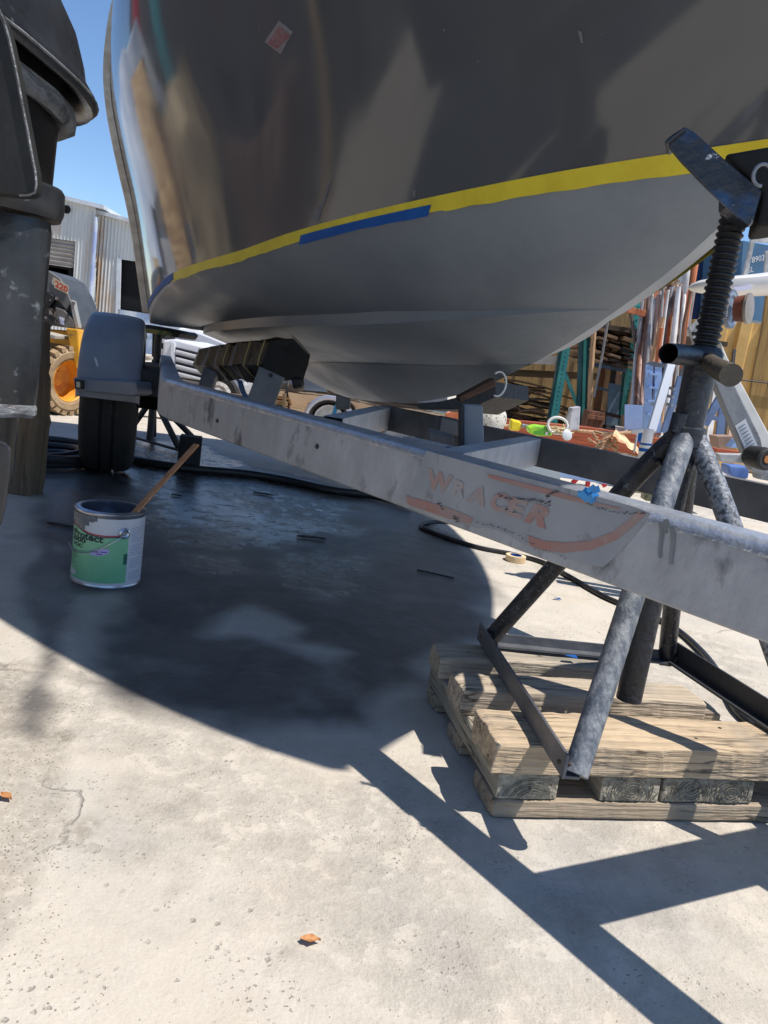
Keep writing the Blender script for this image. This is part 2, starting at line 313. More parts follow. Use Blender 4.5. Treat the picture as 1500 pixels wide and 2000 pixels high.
def surf_rows(kind, port=False):
    rows = []
    for i in range(NS+1):
        s = i/NS
        if kind == 'bottom':
            K = l_keel(s); P = [K]
            a = l_s2(s); b_ = l_s2(s, 1); c = l_s1(s); d = l_s1(s, 1); e = l_ch(s)
            def seg(p, q, n_, bul=0.): return [tuple(p[k]+(q[k]-p[k])*t/n_ + ((bul*sin(pi*t/n_)) if k == 2 else 0) for k in range(3)) for t in range(1, n_+1)]
            P = [K]+seg(K, a, 3, -.004)+[b_]+seg(b_, c, 4, -.006)+[d]+seg(d, e, 6, -.012*(1-s)-.02*s)
            f0 = ftape(s)
            P += [l_side(s, f0*k/3) for k in (1, 2, 3)]
        else:
            f0 = ftape(s); P = [l_side(s, f0+(1-f0)*k/16, port) for k in range(17)]
        if port and kind == 'bottom': P = P[:-3]+[l_side(s, ftape(s)*k/3, True) for k in (1, 2, 3)]
        if port: P = [portn(p) for p in P] if kind == 'bottom' else [portn(p, k/16) for k, p in enumerate(P)]
        rows.append([BW(*p) for p in P])
    return rows
for kind, mat in (('bottom', m_bot), ('topsides', m_top)):
    bb = MB(); bb.grid(surf_rows(kind)); 
    if kind == 'bottom': bb.grid(surf_rows(kind, True), flip=True)
    else: bb.grid(surf_rows(kind, True), flip=True)
    me_o = bb.build('hull_'+kind, mat, boat, fix=False)
    me = me_o.data; bm = bmesh.new(); bm.from_mesh(me); bmesh.ops.remove_doubles(bm, verts=bm.verts, dist=.0004); bmesh.ops.recalc_face_normals(bm, faces=bm.faces)
    for e in bm.edges:
        if len(e.link_faces) == 2 and e.calc_face_angle(0) > radians(16) and kind == 'bottom':
            if (e.verts[0].co-e.verts[1].co).length > 0: e.smooth = False
    bm.to_mesh(me); bm.free()
# transom and deck
pts = [l_keel(0), l_s2(0), l_s2(0, 1), l_s1(0), l_s1(0, 1), l_ch(0)]+[l_side(0, f/8) for f in range(1, 9)]
ptm = [portn(p) for p in pts[:6]]+[portn(l_side(0, f/8, True), f/8) for f in range(1, 9)]
bb = MB(); bb.add([BW(*p) for p in pts]+[BW(*p) for p in ptm], [(i, i+1, 14+i+1, 14+i) for i in range(13)]); bb.build('transom', m_top, boat)
bb = MB(); bb.grid([[BW(*l_side(i/30, 1)), BW(*mirror(l_side(i/30, 1, True)))] for i in range(31)]); bb.build('deck', M('deck_white', (.6, .6, .58), rough=.5), boat)
def strip(name, mat, s0, s1, fa, fb, off=.0018, n=60, parent=boat, port=False, wob=None, m=3):
    rows = []
    for i in range(n+1):
        s = s0+(s1-s0)*i/n; a, b_ = fa(s), fb(s)
        if wob: b_ = b_-wob(s)
        r = []
        for k in range(m+1):
            f = a+(b_-a)*k/m; e = 1e-3; p = BW(*l_side(s, f, port)); ds = BW(*l_side(min(s+e, .999), f, port))-BW(*l_side(min(s+e, .999)-2*e, f, port)); df = BW(*l_side(s, f+e, port))-BW(*l_side(s, f-e, port)); nn = ds.cross(df).normalized()
            if nn.dot(Vector((NN.x, NN.y, 0))) < 0: nn = -nn
            q = p+nn*off
            if port: vv = (Vector((q.x, q.y))-CT).dot(NN); q = q-Vector((NN.x, NN.y, 0))*1.62*vv
            r.append(q)
        rows.append(r)
    return MB().grid(rows).build(name, mat, parent)
def dz(s, h): u = 3.2*s; return h/(2.2-.4*s-ip(CHZ, u))
rw = lambda s, k=1., sd_=0: (noise.noise((s*60, sd_, 0))*.5+noise.noise((s*14, sd_, 4)))*.006*k
strip('yellow_tape', m_ytape, .318, .99, ftape, lambda s: ftape(s)-dz(s, (.036 if s > .82 else .033)), wob=lambda s: -dz(s, rw(s, .9)), n=200)
strip('yellow_tape', m_ytape, .2, .985, lambda s: ftape(s)+dz(s, .01), lambda s: ftape(s)-dz(s, .05), off=.006, port=True)
strip('blue_tape', m_btape, .664, .808, lambda s: ftape(s)-dz(s, .016), lambda s: ftape(s)-dz(s, .04), off=.0034, wob=lambda s: -dz(s, rw(s, .5, 3)))
strip('blue_tape', m_btape, .0, .326, lambda s: ftape(s)+dz(s, .004), lambda s: ftape(s)-dz(s, .022), off=.003, wob=lambda s: -dz(s, rw(s, 1, 5)))
def find_sf(x, y, f0=.5, s0=.5):
    best = (1e9, 0, 0)
    for i in range(2, 99, 2):
        for j in range(2, 99, 2):
            q = proj(BW(*l_side(i/100, j/100))); e = (q[0]-x)**2+(q[1]-y)**2
            if e < best[0]: best = (e, i/100, j/100)
    st = .01
    for _ in range(12):
        for ds in (-st, 0, st):
            for df in (-st, 0, st):
                s = min(.998, max(.001, best[1]+ds)); f = min(1, max(0, best[2]+df)); q = proj(BW(*l_side(s, f))); e = (q[0]-x)**2+(q[1]-y)**2
                if e < best[0]: best = (e, s, f)
        st *= .6
    return best[1], best[2]
def decal(name, mat, quad, parent, off=.0015, n=3):
    c = [find_sf(*q) for q in quad]; rows = []
    for i in range(n+1):
        r = []
        for j in range(n+1):
            a, t = i/n, j/n; s, f = [(c[0][k]*(1-a)+c[1][k]*a)*(1-t)+(c[3][k]*(1-a)+c[2][k]*a)*t for k in (0, 1)]
            p = BW(*l_side(s, f)); r.append(p+(CP-p).normalized()*off)
        rows.append(r)
    return MB().grid(rows).build(name, mat, parent)
m_paper = M('sticker_white', (.22, .19, .20), (.28, .25, .25), sc_=60, rough=.5)
m_redp = M('sticker_red', (.24, .07, .08), (.26, .17, .17), sc_=90, rough=.5)
st_ = decal('sticker', m_paper, ((517, 82), (548, 106), (572, 62), (545, 40)), boat, off=.002)
decal('red_print', m_redp, ((522, 84), (540, 96), (567, 70), (545, 52)), st_, off=.004)
m_scuff = M('dust_smear', (.16, .16, .165), (.11, .112, .118), sc_=50, rough=.6)
for q_ in (((648, 352), (643, 352), (628, 396), (634, 398)), ((634, 396), (628, 395), (606, 428), (622, 430)), ((1128, 60), (1136, 62), (1140, 84), (1134, 84)), ((806, 372), (812, 371), (811, 384), (806, 386))): decal('dust_smear', m_scuff, q_, boat, off=.0022)
def specks(b):
    r_ = random.Random(8)
    for i in range(70):
        s_, f_ = r_.uniform(.25, .97), r_.uniform(.2, .85); p = BW(*l_side(s_, f_)); ds = (BW(*l_side(s_+.01, f_))-p).normalized(); df = (BW(*l_side(s_, f_+.01))-p).normalized(); k = r_.uniform(.0006, .0020); o_ = (CP-p).normalized()*.0015
        b.add([p+o_+ds*k*cos(a)*r_.uniform(.6, 1.6)+df*k*sin(a)*r_.uniform(.6, 1.4) for a in (0, 1.2, 2.5, 3.7, 5)], [list(range(5))])
sp_ = bld(specks, 'dust_specks', M('pale_dust', (.22, .22, .22), rough=.8), boat, fix=False); sp_['kind'] = 'stuff'
# weathered trim down the stern corner
m_trim = M('weathered_trim', hx(232, 218, 194), hx(200, 182, 158), sc_=14, rough=.7, bump=.5, bs=30)
rows = []
for i in range(41):
    f = .03+.97*i/40; p = [l_side(0, f), l_side(.012+.03*f, f)]; o = .034
    rows.append([BW(-.012, p[0][1]-.02, p[0][2]), BW(-.012, p[0][1]+o, p[0][2]), BW(p[1][0]-.012, p[1][1]+o, p[1][2]), BW(p[1][0], p[1][1]+.002, p[1][2])])
MB().grid(rows, smooth=False).build('corner_trim', m_trim, boat)
rows = []
for i in range(61):
    s = i/60; r = []
    for k in range(9): a = pi*k/8-pi/2; u, v, z = l_side(s, .99); r.append(BW(u, v+.03*cos(a), z+.03*sin(a)))
    rows.append(r)
MB().grid(rows).build('rub_rail', M('rail_rubber', (.1, .1, .1), rough=.5), boat)
#@@TRAILER
# ================================================================== trailer
m_galv = M('galvanised', (.20, .215, .24), (.27, .28, .30), sc_=9, rough=.55, metal=.25, bump=.25, bs=35, c3=(.12, .125, .135), sc3=13, lo3=.56, hi3=.66, r2=.7)
m_galvL = M('galvanised_pale', (.46, .47, .48), (.36, .37, .39), sc_=20, rough=.55, metal=.2, bump=.2, bs=60)
m_white = M('white_paint', (.72, .71, .69), (.6, .59, .56), sc_=12, rough=.45)
m_black = M('black_rubber', (.012, .012, .014), (.022, .022, .025), sc_=14, rough=.6, bump=.3, bs=60)
m_blackcarpet = M('black_plastic_wrap', (.004, .004, .0045), (.008, .008, .009), sc_=8, rough=.5, bump=.8, bs=16, spec=.25)
trailer = thing('boat_trailer', 'weathered galvanised boat trailer under the dark grey hull with faded lettering on its side rail', 'trailer', (-.3, 2.2, 0))
RA = Vector((-.675, 2.17)); RB = Vector((.60, .575)); RD = (RB-RA).normalized(); RN = Vector((RD.y, -RD.x))  # normal towards the viewer's left
if RN.y > 0: RN = -RN
ZT, ZB = .492, .387
def rail_pts(A, B, n=40): return [A+(B-A)*i/n for i in range(n+1)]
# side rail: C section with rounded rear end that turns back along the hull
path = []
back = Vector((-.302, .953)); cen_r = .06
path.append(RA+back*2.3-Vector((0, 0)))
t0 = RA+back*.12; t1 = RA+RD*.12
path += [RA+back*1.2, t0]
for k in range(1, 8): t = k/8; path.append(t0*(1-t)**2+RA*2*t*(1-t)+t1*t*t)
path.append(t1)
for k in range(1, 25): path.append(t1+(Vector((.98, .1))-t1)*0+ (RB+RD*.55-t1)*k/24)
prof = [(.003, ZB), (0, ZB+.003), (0, ZB+.02), (0, (ZB+ZT)/2), (0, ZT-.016), (.0012, ZT-.008), (.0045, ZT-.003), (.010, ZT), (.018, ZT+.001), (.058, ZT), (.058, ZT-.008), (.008, ZT-.018), (.008, ZB+.008), (.045, ZB+.008), (.045, ZB)]
rows = []
for i, p in enumerate(path):
    d = (path[min(len(path)-1, i+1)]-path[max(0, i-1)]).normalized(); nn = Vector((d.y, -d.x)); nn = nn if nn.dot(RN) > 0 else -nn
    rows.append([Vector((p.x-nn.x*a, p.y-nn.y*a, z)) for a, z in prof+[prof[0]]])
m_rail = M('rail_galvanised', (.30, .31, .33), (.42, .43, .45), sc_=16, rough=.5, metal=.15, bump=.25, bs=60, c3=(.10, .105, .115), sc3=15, lo3=.56, hi3=.68, stretch=(1, 1, .6), detail=10, r2=.7, lo=.35, hi=.7)
MB().grid(rows, smooth=True).build('side_rail', m_rail, trailer, sharp=40)
RP = Vector((RA.x, RA.y, 0)); RN3 = Vector((RN.x, RN.y, 0))
def onrail(x, y, off=.0012): return onpl(x, y, RP+RN3*off, RN3)
# faded sticker, stripes, letters
m_stk = M('faded_grey_sticker', hx(152, 155, 160), hx(134, 138, 144), sc_=6, rough=.6, c3=hx(120, 120, 122), sc3=20, lo3=.62, hi3=.7)
m_fred = M('faded_red_print', hx(158, 116, 108), hx(150, 130, 126), sc_=14, rough=.6, c3=hx(150, 150, 150), sc3=30, lo3=.58, hi3=.7)
m_fred2 = M('very_faded_red_print', hx(158, 130, 124), hx(148, 144, 144), sc_=26, rough=.6)
def railpoly(b, pts, off=.0012): b.add([onrail(x, y, off) for x, y in pts], [list(range(len(pts)))])
stk = [(833, 880), (900, 899), (1000, 926), (1120, 957), (1240, 990), (1272, 1003), (1240, 1045), (1205, 1085), (1178, 1108), (1150, 1104), (1110, 1091), (1075, 1078), (1050, 1072), (1015, 1058), (985, 1040), (950, 1030), (925, 1030), (900, 1018), (850, 1003), (795, 985), (805, 950), (820, 915)]
sk_ = bld(lambda b: railpoly(b, stk), 'sticker', m_stk, trailer)
def railband(b, top, bot, off): b.grid([[onrail(*p, off), onrail(*q, off)] for p, q in zip(top, bot)], smooth=False)
bld(lambda b: (railband(b, [(792, 968), (830, 978), (870, 990), (905, 1003), (925, 1012)], [(796, 985), (835, 999), (872, 1012), (900, 1018), (918, 1024)], .002),
               railband(b, [(1030, 1045), (1060, 1056), (1100, 1060), (1150, 1057), (1195, 1040), (1228, 1015), (1247, 997)], [(1035, 1066), (1062, 1074), (1100, 1080), (1155, 1074), (1205, 1054), (1240, 1025), (1262, 1003)], .002),
               railband(b, [(950, 925), (1030, 945), (1080, 957), (1150, 978), (1215, 993)], [(955, 933), (1030, 955), (1085, 970), (1150, 986), (1210, 996)], .002)), 'red_stripe', m_fred, sk_)
def railtext(b, t, q, **k): textquad(b, t, [onrail(x, y, .0022) for x, y in q], **k)
m_fred3 = M('ghost_red_print', hx(164, 148, 144), hx(152, 154, 156), sc_=26, rough=.6)
for t_, q_, mm in (('W', ((832, 953), (878, 966), (886, 930), (836, 914)), m_fred2), ('R', ((880, 966), (906, 974), (916, 944), (888, 936)), m_fred3), ('A', ((908, 978), (946, 990), (954, 954), (930, 946)), m_fred2), ('C', ((952, 992), (984, 1003), (998, 968), (966, 957)), m_fred2), ('E', ((986, 1004), (1018, 1014), (1032, 980), (1000, 969)), m_fred2), ('R', ((1022, 1018), (1066, 1034), (1090, 998), (1046, 982)), m_fred)):
    bld(lambda b: railtext(b, t_, q_, off=.055), 'faded_letter', mm, sk_)
m_peel = M('peeled_dark_flecks', (.05, .05, .055), (.13, .13, .14), sc_=60, rough=.8)
def flecks(b):
    rnd = random.Random(3)
    for (x0, y0, x1, y1, w_) in ((975, 966, 1000, 978, 4), (1003, 974, 1060, 978, 4), (1060, 980, 1075, 990, 5), (1068, 968, 1074, 988, 4), (1070, 968, 1092, 957, 5), (990, 996, 1010, 1003, 3), (1150, 985, 1195, 1000, 3), (1190, 1000, 1265, 1004, 3), (860, 985, 864, 1000, 5), (930, 1018, 1000, 1040, 2), (1000, 1040, 1045, 1066, 2), (1045, 1070, 1110, 1092, 2), (885, 1010, 895, 1020, 6)):
        n_ = max(3, int(math.hypot(x1-x0, y1-y0)/5))
        for i in range(n_):
            t = i/n_; x = x0+(x1-x0)*t+rnd.uniform(-2, 2); y = y0+(y1-y0)*t+rnd.uniform(-2, 2); r = w_*rnd.uniform(.4, 1)
            b.add([onrail(x+cos(a)*r*rnd.uniform(.7, 1.6), y+sin(a)*r*rnd.uniform(.3, .9), .003) for a in (0, 1.1, 2.2, 3.3, 4.4, 5.5)], [list(range(6))])
fk = bld(flecks, 'peeled_flecks', m_peel, sk_); fk['kind'] = 'stuff'
def drips(b):
    for x, y, l, w_ in ((1290, 1020, 70, 9), (1312, 1028, 75, 10), (1300, 1014, 28, 12)):
        P = [(x+sin(k*.9)*2, y+l*k/6) for k in range(7)]; b.grid([[onrail(px_-w_/2*(1-.06*k), py_, .002), onrail(px_+w_/2*(1-.06*k), py_, .002)] for k, (px_, py_) in enumerate(P)], smooth=False)
bld(drips, 'dirt_drip', M('drip_stain', hx(112, 116, 118), hx(130, 134, 138), sc_=20, rough=.8), trailer)
# top flange with its sunlit paleness put into the colour, crumpled tape
def edge_rows(t0_, t1_, o, n_, hh, back_):
    rows = []
    for i in range(n_+1):
        t = t0_+(t1_-t0_)*i/n_; q = RA+RD*t; h = hh+.003*noise.noise((t*14, 0, 0))+.0015*noise.noise((t*60, 0, 0))
        rows.append([Vector((q.x-RN.x*a, q.y-RN.y*a, z)) for a, z in ((-o, ZT-h), (-o, ZT-.0125), (.0012-o*.8, ZT-.0075), (.0045-o*.5, ZT-.0025+o*.6), (.010, ZT+o), (.018, ZT+.001+o), (back_, ZT+o))])
    return rows
TT = (Vector((onrail(1150, 958).x, onrail(1150, 958).y))-RA).dot(RD)
bld(lambda b: b.grid(edge_rows(.03, 2.58, .0008, 160, .015, .060)), 'top_flange', M('sunlit_pale_edge', (.40, .43, .48), (.52, .54, .57), sc_=30, rough=.32, metal=.55, bump=.3, bs=80, c3=(.2, .2, .2), sc3=50, lo3=.66, hi3=.72), trailer)
tq = onrail(1152, 962, .004)
def crump(b):
    rnd = random.Random(5)
    for k in range(9):
        c = tq+Vector((rnd.uniform(-.010, .008), rnd.uniform(-.006, .002), rnd.uniform(-.008, .006))); a = Vector((rnd.uniform(-1, 1), rnd.uniform(-.4, .4), rnd.uniform(-1, 1))).normalized()*.0055; d = a.cross(Vector((rnd.random()*.5, 1, rnd.random()*.5))).normalized()*.0045
        b.add([c-a-d, c+a-d, c+a*1.1+d, c-a*.9+d], [(0, 1, 2, 3)])
bld(crump, 'crumpled_tape', M('light_blue_tape', (.02, .19, .48), (.03, .25, .55), sc_=40, rough=.5), trailer, fix=False)
for x, y in ((425, 822), (620, 872)):
    c_ = onrail(x, y, 0); bld(lambda b: b.lathe(c_, RN3, [(0, .006), (.001, .006), (.001, .004), (.004, .0038), (.0045, .0005)], seg=6, cap=False, smooth=False), 'rail_bolt', M('dull_bolt', (.07, .07, .075), rough=.5, metal=.5), trailer)
# far beam, crossmembers: shade put into the dark beam, sun into the pale members
FA = W(690, 788, 2.62); FB = W(1500, 948, 1.56)
fa2 = Vector((-.06, 2.5)); fb2 = Vector((1.35, .93))
def cbeam(b, p, q, z1, z0, w_, side):
    p, q = Vector(p), Vector(q); d = (q-p).normalized(); nn = Vector((d.y, -d.x)); nn = nn if nn.dot(Vector(side)) > 0 else -nn
    pr = [(0, z0), (0, z1), (w_, z1), (w_, z1-.006), (.006, z1-.006), (.006, z0+.006), (w_, z0+.006), (w_, z0), (0, z0)]
    b.grid([[Vector((c.x-nn.x*a, c.y-nn.y*a, z)) for a, z in pr] for c in (p, p+(q-p)*.33, p+(q-p)*.66, q)], smooth=False)
m_rust = M('rusty_shaded_galvanised', (.10, .10, .10), (.16, .155, .15), sc_=12, rough=.7, metal=.2, bump=.2, bs=40, c3=(.13, .07, .04), sc3=6, lo3=.62, hi3=.72)
bld(lambda b: cbeam(b, fa2, fb2, .49, .415, .04, (-1, -1)), 'centre_beam', m_rust, trailer)
def xm(b, px1, px2, z1=.488, z0=.42, w_=.045):
    p = G(*px1, z1); q = G(*px2, z1); cbeam(b, p[:2], q[:2], z1, z0, w_, (1, -1)) 
bld(lambda b: xm(b, (905, 886), (1060, 857)), 'crossmember', m_galvL, trailer)
bld(lambda b: xm(b, (670, 818), (764, 796)), 'crossmember', m_galvL, trailer)
bld(lambda b: cbeam(b, (.47, .74), (1.1, 1.06), .49, .41, .075, (1, -1)) or b.box((.78, .94, .4885), (.32, .163, 0), (.018, -.035, 0), (0, 0, .002)), 'crossmember', m_galvL, trailer)
bld(lambda b: cbeam(b, (.80, .88), (1.30, .22), .489, .41, .07, (-1, -1)), 'tongue_beam', m_galvL, trailer)
bld(lambda b: xm(b, (786, 852), (872, 872), .485, .45, .03), 'crossmember', m_galvL, trailer)
# bunks and brackets
def hexbeam(b, p, q, r, n=6, ph=.3):
    p, q = Vector(p), Vector(q); x, y, d = frame(q-p); rows = []
    for k in range(13):
        c = p+(q-p)*k/12; rr = r*(1+.05*noise.noise((k*1.3, 0, 0)))
        rows.append([c+(x*cos(ph+2*pi*j/n)*1.0+y*sin(ph+2*pi*j/n)*.92)*rr for j in range(n+1)])
    b.grid(rows, smooth=False); o = len(b.v); b.v += [r_ for r_ in rows[0][:-1]]+[r_ for r_ in rows[-1][:-1]]; b.f += [[o+i for i in range(n)][::-1], [o+n+i for i in range(n)]]; b.sm += [False]*2
b1, b2 = W(560, 703, 2.9), W(412, 708, 4.0)
bunk = bld(lambda b: hexbeam(b, b1, b2, .098), 'bunk', m_blackcarpet, trailer, jig=.012, js=14)
def band(b, t, r=.107, w_=.016):
    x, y, d = frame(b2-b1); c = b1+(b2-b1)*t; rows = []
    for j in range(19):
        a = 2*pi*j/18; n6 = (a-.3) % (pi/3)-pi/6; rr = r*cos(pi/6)/cos(n6)*1.01; k = (x*cos(a)+y*sin(a)*.92)*rr; rows.append([c+k, c+k+d*w_])
    b.grid(rows, smooth=False)
m_dy = M('dull_yellow_tape', (.46, .40, .07), (.38, .33, .06), sc_=20, rough=.5); m_db = M('dull_blue_tape', (.03, .10, .28), (.04, .14, .34), sc_=20, rough=.5)
for t_ in (.02, .18, .46, .93): bld(lambda b: band(b, t_), 'yellow_tape', m_dy, bunk)
for t_ in (.34, .58, .74): bld(lambda b: band(b, t_), 'blue_tape', m_db, bunk)
tl = W(462, 740, 3.3); bld(lambda b: b.grid([[tl+Vector((.012*k+.004*k*k, 0, -.04*k)), tl+Vector((.012*k+.004*k*k+.025, .01*sin(k), -.04*k-.004))] for k in range(5)], smooth=False), 'loose_tape', M('dull_blue_tape2', (.03, .09, .22), rough=.5), bunk)
m_brk = M('galvanised_plate', (.15, .155, .16), (.20, .205, .21), sc_=14, rough=.6, metal=.2, bump=.15, bs=50)
br = pxprism([(506, 716), (555, 738), (530, 805), (478, 790)], 2.72, .02, 'bunk_bracket', m_brk, trailer, bevel=.003)
p = W(529, 733, 2.717); bld(lambda b: b.tube([p, p+Vector((0, -.008, 0))], .007, 12), 'bolt', m_black, br)
pxprism([(398, 716), (424, 728), (410, 772), (384, 764)], 3.5, .05, 'bunk_bracket', m_brk, trailer, bevel=.003)
pxprism([(568, 739), (590, 738), (592, 756), (572, 760)], 2.9, .05, 'bunk_end_cap', m_black, trailer, bevel=.008)
# keel bunk under the forefoot
kb0, kb1 = W(745, 782, 2.55), W(965, 770, 2.15)
kb = bld(lambda b: b.prism([W(*p_, 2.3) for p_ in ((742, 783), (800, 789), (860, 784), (915, 770), (967, 745), (969, 775), (905, 805), (900, 800), (818, 799), (815, 793))], (.12, .14, 0)), 'keel_bunk', m_black, trailer, bevel=.006)
pxprism([(895, 776), (966, 738), (970, 752), (960, 758), (900, 785)], 2.28, .12, 'bunk_board', wood('rusty_board', (.12, .06, .035), (.06, .035, .025)), trailer, bevel=.004)
up = pxprism([(905, 790), (943, 792), (946, 872), (905, 876)], 1.62, .045, 'bunk_upright', m_galv, trailer, bevel=.003)
pxprism([(898, 792), (905, 790), (905, 876), (898, 874)], 1.6, .05, 'upright_plate', m_black, up, bevel=.002)
pxprism([(656, 770), (684, 780), (683, 800), (656, 800)], 2.6, .04, 'bunk_upright', m_rust, trailer, bevel=.003)
pxprism([(862, 816), (900, 824), (898, 853), (858, 845)], 2.2, .12, 'axle_box', m_rust, trailer, bevel=.004)
pxprism([(838, 842), (890, 855), (884, 878), (870, 880), (836, 866)], 1.75, .1, 'axle_box', m_rust, trailer, bevel=.004)
# wheel
WD = Vector((-.302, .953, 0)); WX = Vector((.953, .302, 0)); wc = Vector((-1.215, 3.27, .315))
wheel = ORG_W = bpy.data.objects.new('wheel', None)
def tyre(b, c, axis, R_, wd, seg=64, tread=True):
    pr = [(-wd/2+.02, R_*.62), (-wd/2, R_*.72), (-wd/2-.004, R_*.85), (-wd/2+.012, R_*.95), (-wd/2+.03, R_*.985), (-.03, R_), (-.028, R_*.975), (-.02, R_*.975), (-.018, R_), (.018, R_), (.02, R_*.975), (.028, R_*.975), (.03, R_), (wd/2-.03, R_*.985), (wd/2-.012, R_*.95), (wd/2+.004, R_*.85), (wd/2, R_*.72), (wd/2-.02, R_*.62)]
    b.lathe(c, axis, pr, seg=seg, cap=True)
COL.objects.unlink(wheel) if wheel.name in COL.objects else None
bpy.data.objects.remove(wheel)
wheel = bld(lambda b: b.lathe(wc, WX, [(-.06, .15), (-.06, .02), (-.075, .02), (-.075, .001)], seg=24, cap=False) or b.lathe(wc, WX, [(.06, .2), (.05, .19), (.03, .08), (.06, .05), (.06, .002)], seg=32, cap=False), 'wheel', m_galv, trailer)
m_tyre = M('tyre_rubber', (.010, .010, .011), (.018, .017, .016), sc_=18, rough=.8, bump=.6, bs=70)
bld(lambda b: tyre(b, wc, WX, .312, .205), 'tyre', m_tyre, wheel)
# fender
def fender(b):
    rows = []
    for (xl, xr, y) in ((148, 266, 738), (150, 264, 700), (153, 258, 672), (158, 250, 645), (165, 238, 634)):
        pass
    N_ = 14
    for k in range(N_+1):
        a = .06+(pi-.06)*k/N_; rr = .335+.015*sin(a)
        c = wc+WD*(-cos(a))*rr*1.05+Vector((0, 0, sin(a)*rr*.97)); wsc = .5+.5*min(1, (1-sin(a))*2.5+.35); wid = .118*(.80+.2*wsc)
        rows.append([c-WX*wid-Vector((0, 0, .02))-(c-wc).normalized()*.03, c-WX*wid, c-WX*wid*.8+(c-wc).normalized()*.012, c+(c-wc).normalized()*.016, c+WX*wid*.8+(c-wc).normalized()*.012, c+WX*wid, c+WX*wid-Vector((0, 0, .02))-(c-wc).normalized()*.03])
    b.grid(rows)
m_fend = M('fender_grey_plastic', (.19, .205, .235), (.23, .245, .27), sc_=10, rough=.42, bump=.1, bs=40, c3=(.2, .21, .23), sc3=30, lo3=.68, hi3=.74)
fd = bld(fender, 'fender', m_fend, trailer)
fd.modifiers.new('s', 'SOLIDIFY').thickness = .006; sb_ = fd.modifiers.new('ss', 'SUBSURF'); sb_.levels = 2; sb_.render_levels = 2
fc = wc-WD*.355
skirt = bld(lambda b: b.prism([W(*q, fc.y-.045) for q in ((142, 737), (160, 739), (266, 746), (268, 770), (258, 774), (146, 762))], (.02, .12, 0)), 'fender_skirt', m_fend, trailer, bevel=.006)
pxprism([(146, 741), (163, 743), (163, 760), (146, 758)], fc.y-.055, .01, 'side_marker', m_black, skirt)
pxprism([(149, 745), (156, 746), (156, 757), (149, 756)], fc.y-.059, .01, 'marker_lens', M('lens', (.6, .55, .4), rough=.3), skirt)
pxprism([(184, 697), (188, 700), (192, 714), (190, 717), (186, 708)], fc.y-.10, .0015, 'pale_scuff', M('scuff_pale', hx(190, 196, 205), rough=.6), fd)
bld(lambda b: b.tube([wc+WX*.1, wc+WX*1.9], .03, 10), 'axle', m_black, trailer)
bld(lambda b: b.box(wc+WX*.17+Vector((0, -.1, .10)), WX*.05, WD*.22, (0, 0, .05)), 'spring_hanger', m_black, trailer, bevel=.005)
#@@STAND
# ================================================================== boat stand near
m_stand = M('black_stand_paint', (.012, .014, .02), (.02, .024, .034), sc_=20, rough=.38, bump=.35, bs=90, c3=(.22, .24, .27), sc3=55, lo3=.66, hi3=.74, r2=.5)
m_leg = M('worn_dusty_pipe', (.075, .09, .115), (.21, .225, .245), sc_=60, rough=.55, bump=.25, bs=190, lo=.42, hi=.6, c3=(.24, .15, .11), sc3=12, lo3=.60, hi3=.72, stretch=(1, 1, .6))
m_legd = M('black_worn_sunspecked_pipe', (.014, .016, .022), (.05, .055, .065), sc_=40, rough=.42, bump=.25, bs=190, lo=.5, hi=.75, c3=(.20, .21, .24), sc3=160, lo3=.60, hi3=.72)  # pale specks put sun sheen into the dark pipe colour
m_thr = M('threaded_steel', (.010, .010, .012), (.018, .018, .02), sc_=30, rough=.45, metal=.3)
ZP = .12
NA, NNr, NF = G(950, 1258, ZP), G(1112, 1516, ZP), G(1300, 1292, ZP); NR = NNr+NF-NA; CE = (NNr+NF)/2+Vector((.004, .012, 0))
stand = thing('boat_stand', 'black screw jack boat stand standing on the wooden pallet under the bow', 'boat stand', (CE.x, CE.y, ZP))
def cz(z): return Vector((CE.x, CE.y, z))
bld(lambda b: b.tube([cz(z) for z in (.10+.03, .3, .5, .60, .695)], [.021, .021, .0215, .023, .0245], 28), 'post', m_stand, stand)
bld(lambda b: (b.lathe(cz(.56), (0, 0, 1), [(0, .0225), (.002, .0285), (.03, .0285), (.033, .024)], seg=28), b.tube([cz(.61)+Vector((-.02, -.012, 0)), cz(.58)+Vector((-.022, -.014, 0))], .012, 10)), 'weld_collar', m_stand, stand, jig=.003, js=90)
# screw
prf = []; z = .0; k = 0
while z < .25: prf += [(z, .0165), (z+.0035, .0198), (z+.006, .0198), (z+.0085, .0165)]; z += .0098
bld(lambda b: b.lathe(cz(.69), (.0, 0, 1), prf, seg=28, smooth=False), 'screw', m_thr, stand, sharp=20)
# handle nut with two pipe arms
nut = bld(lambda b: b.lathe(cz(.685), (0, 0, 1), [(0, .026), (.004, .029), (.022, .029), (.03, .024), (.03, .018)], seg=24), 'nut', m_stand, stand, jig=.002, js=60)
hl = W(1305, 690, 1.10); bld(lambda b: b.tube([cz(.70), cz(.70).lerp(hl, .45), cz(.70).lerp(hl, .75), hl], [.011, .0150, .0150, .0138], 20, cap=False) or b.tube([hl, hl.lerp(cz(.7), .3)], [.0112, .0108], 20), 'handle', m_stand, stand)
hr = W(1428, 733, 1.08); bld(lambda b: b.tube([cz(.70), cz(.695).lerp(hr, .5), hr], [.011, .0145, .0160], 20) or b.tube([hr.lerp(cz(.7), .1)+Vector((.0, 0, .004)), hr+Vector((.022, .0, .012))], [.008, .009], 10), 'handle', M('rusty_dark_pipe', (.07, .055, .04), (.10, .08, .055), sc_=20, rough=.6, bump=.3, bs=80), stand)
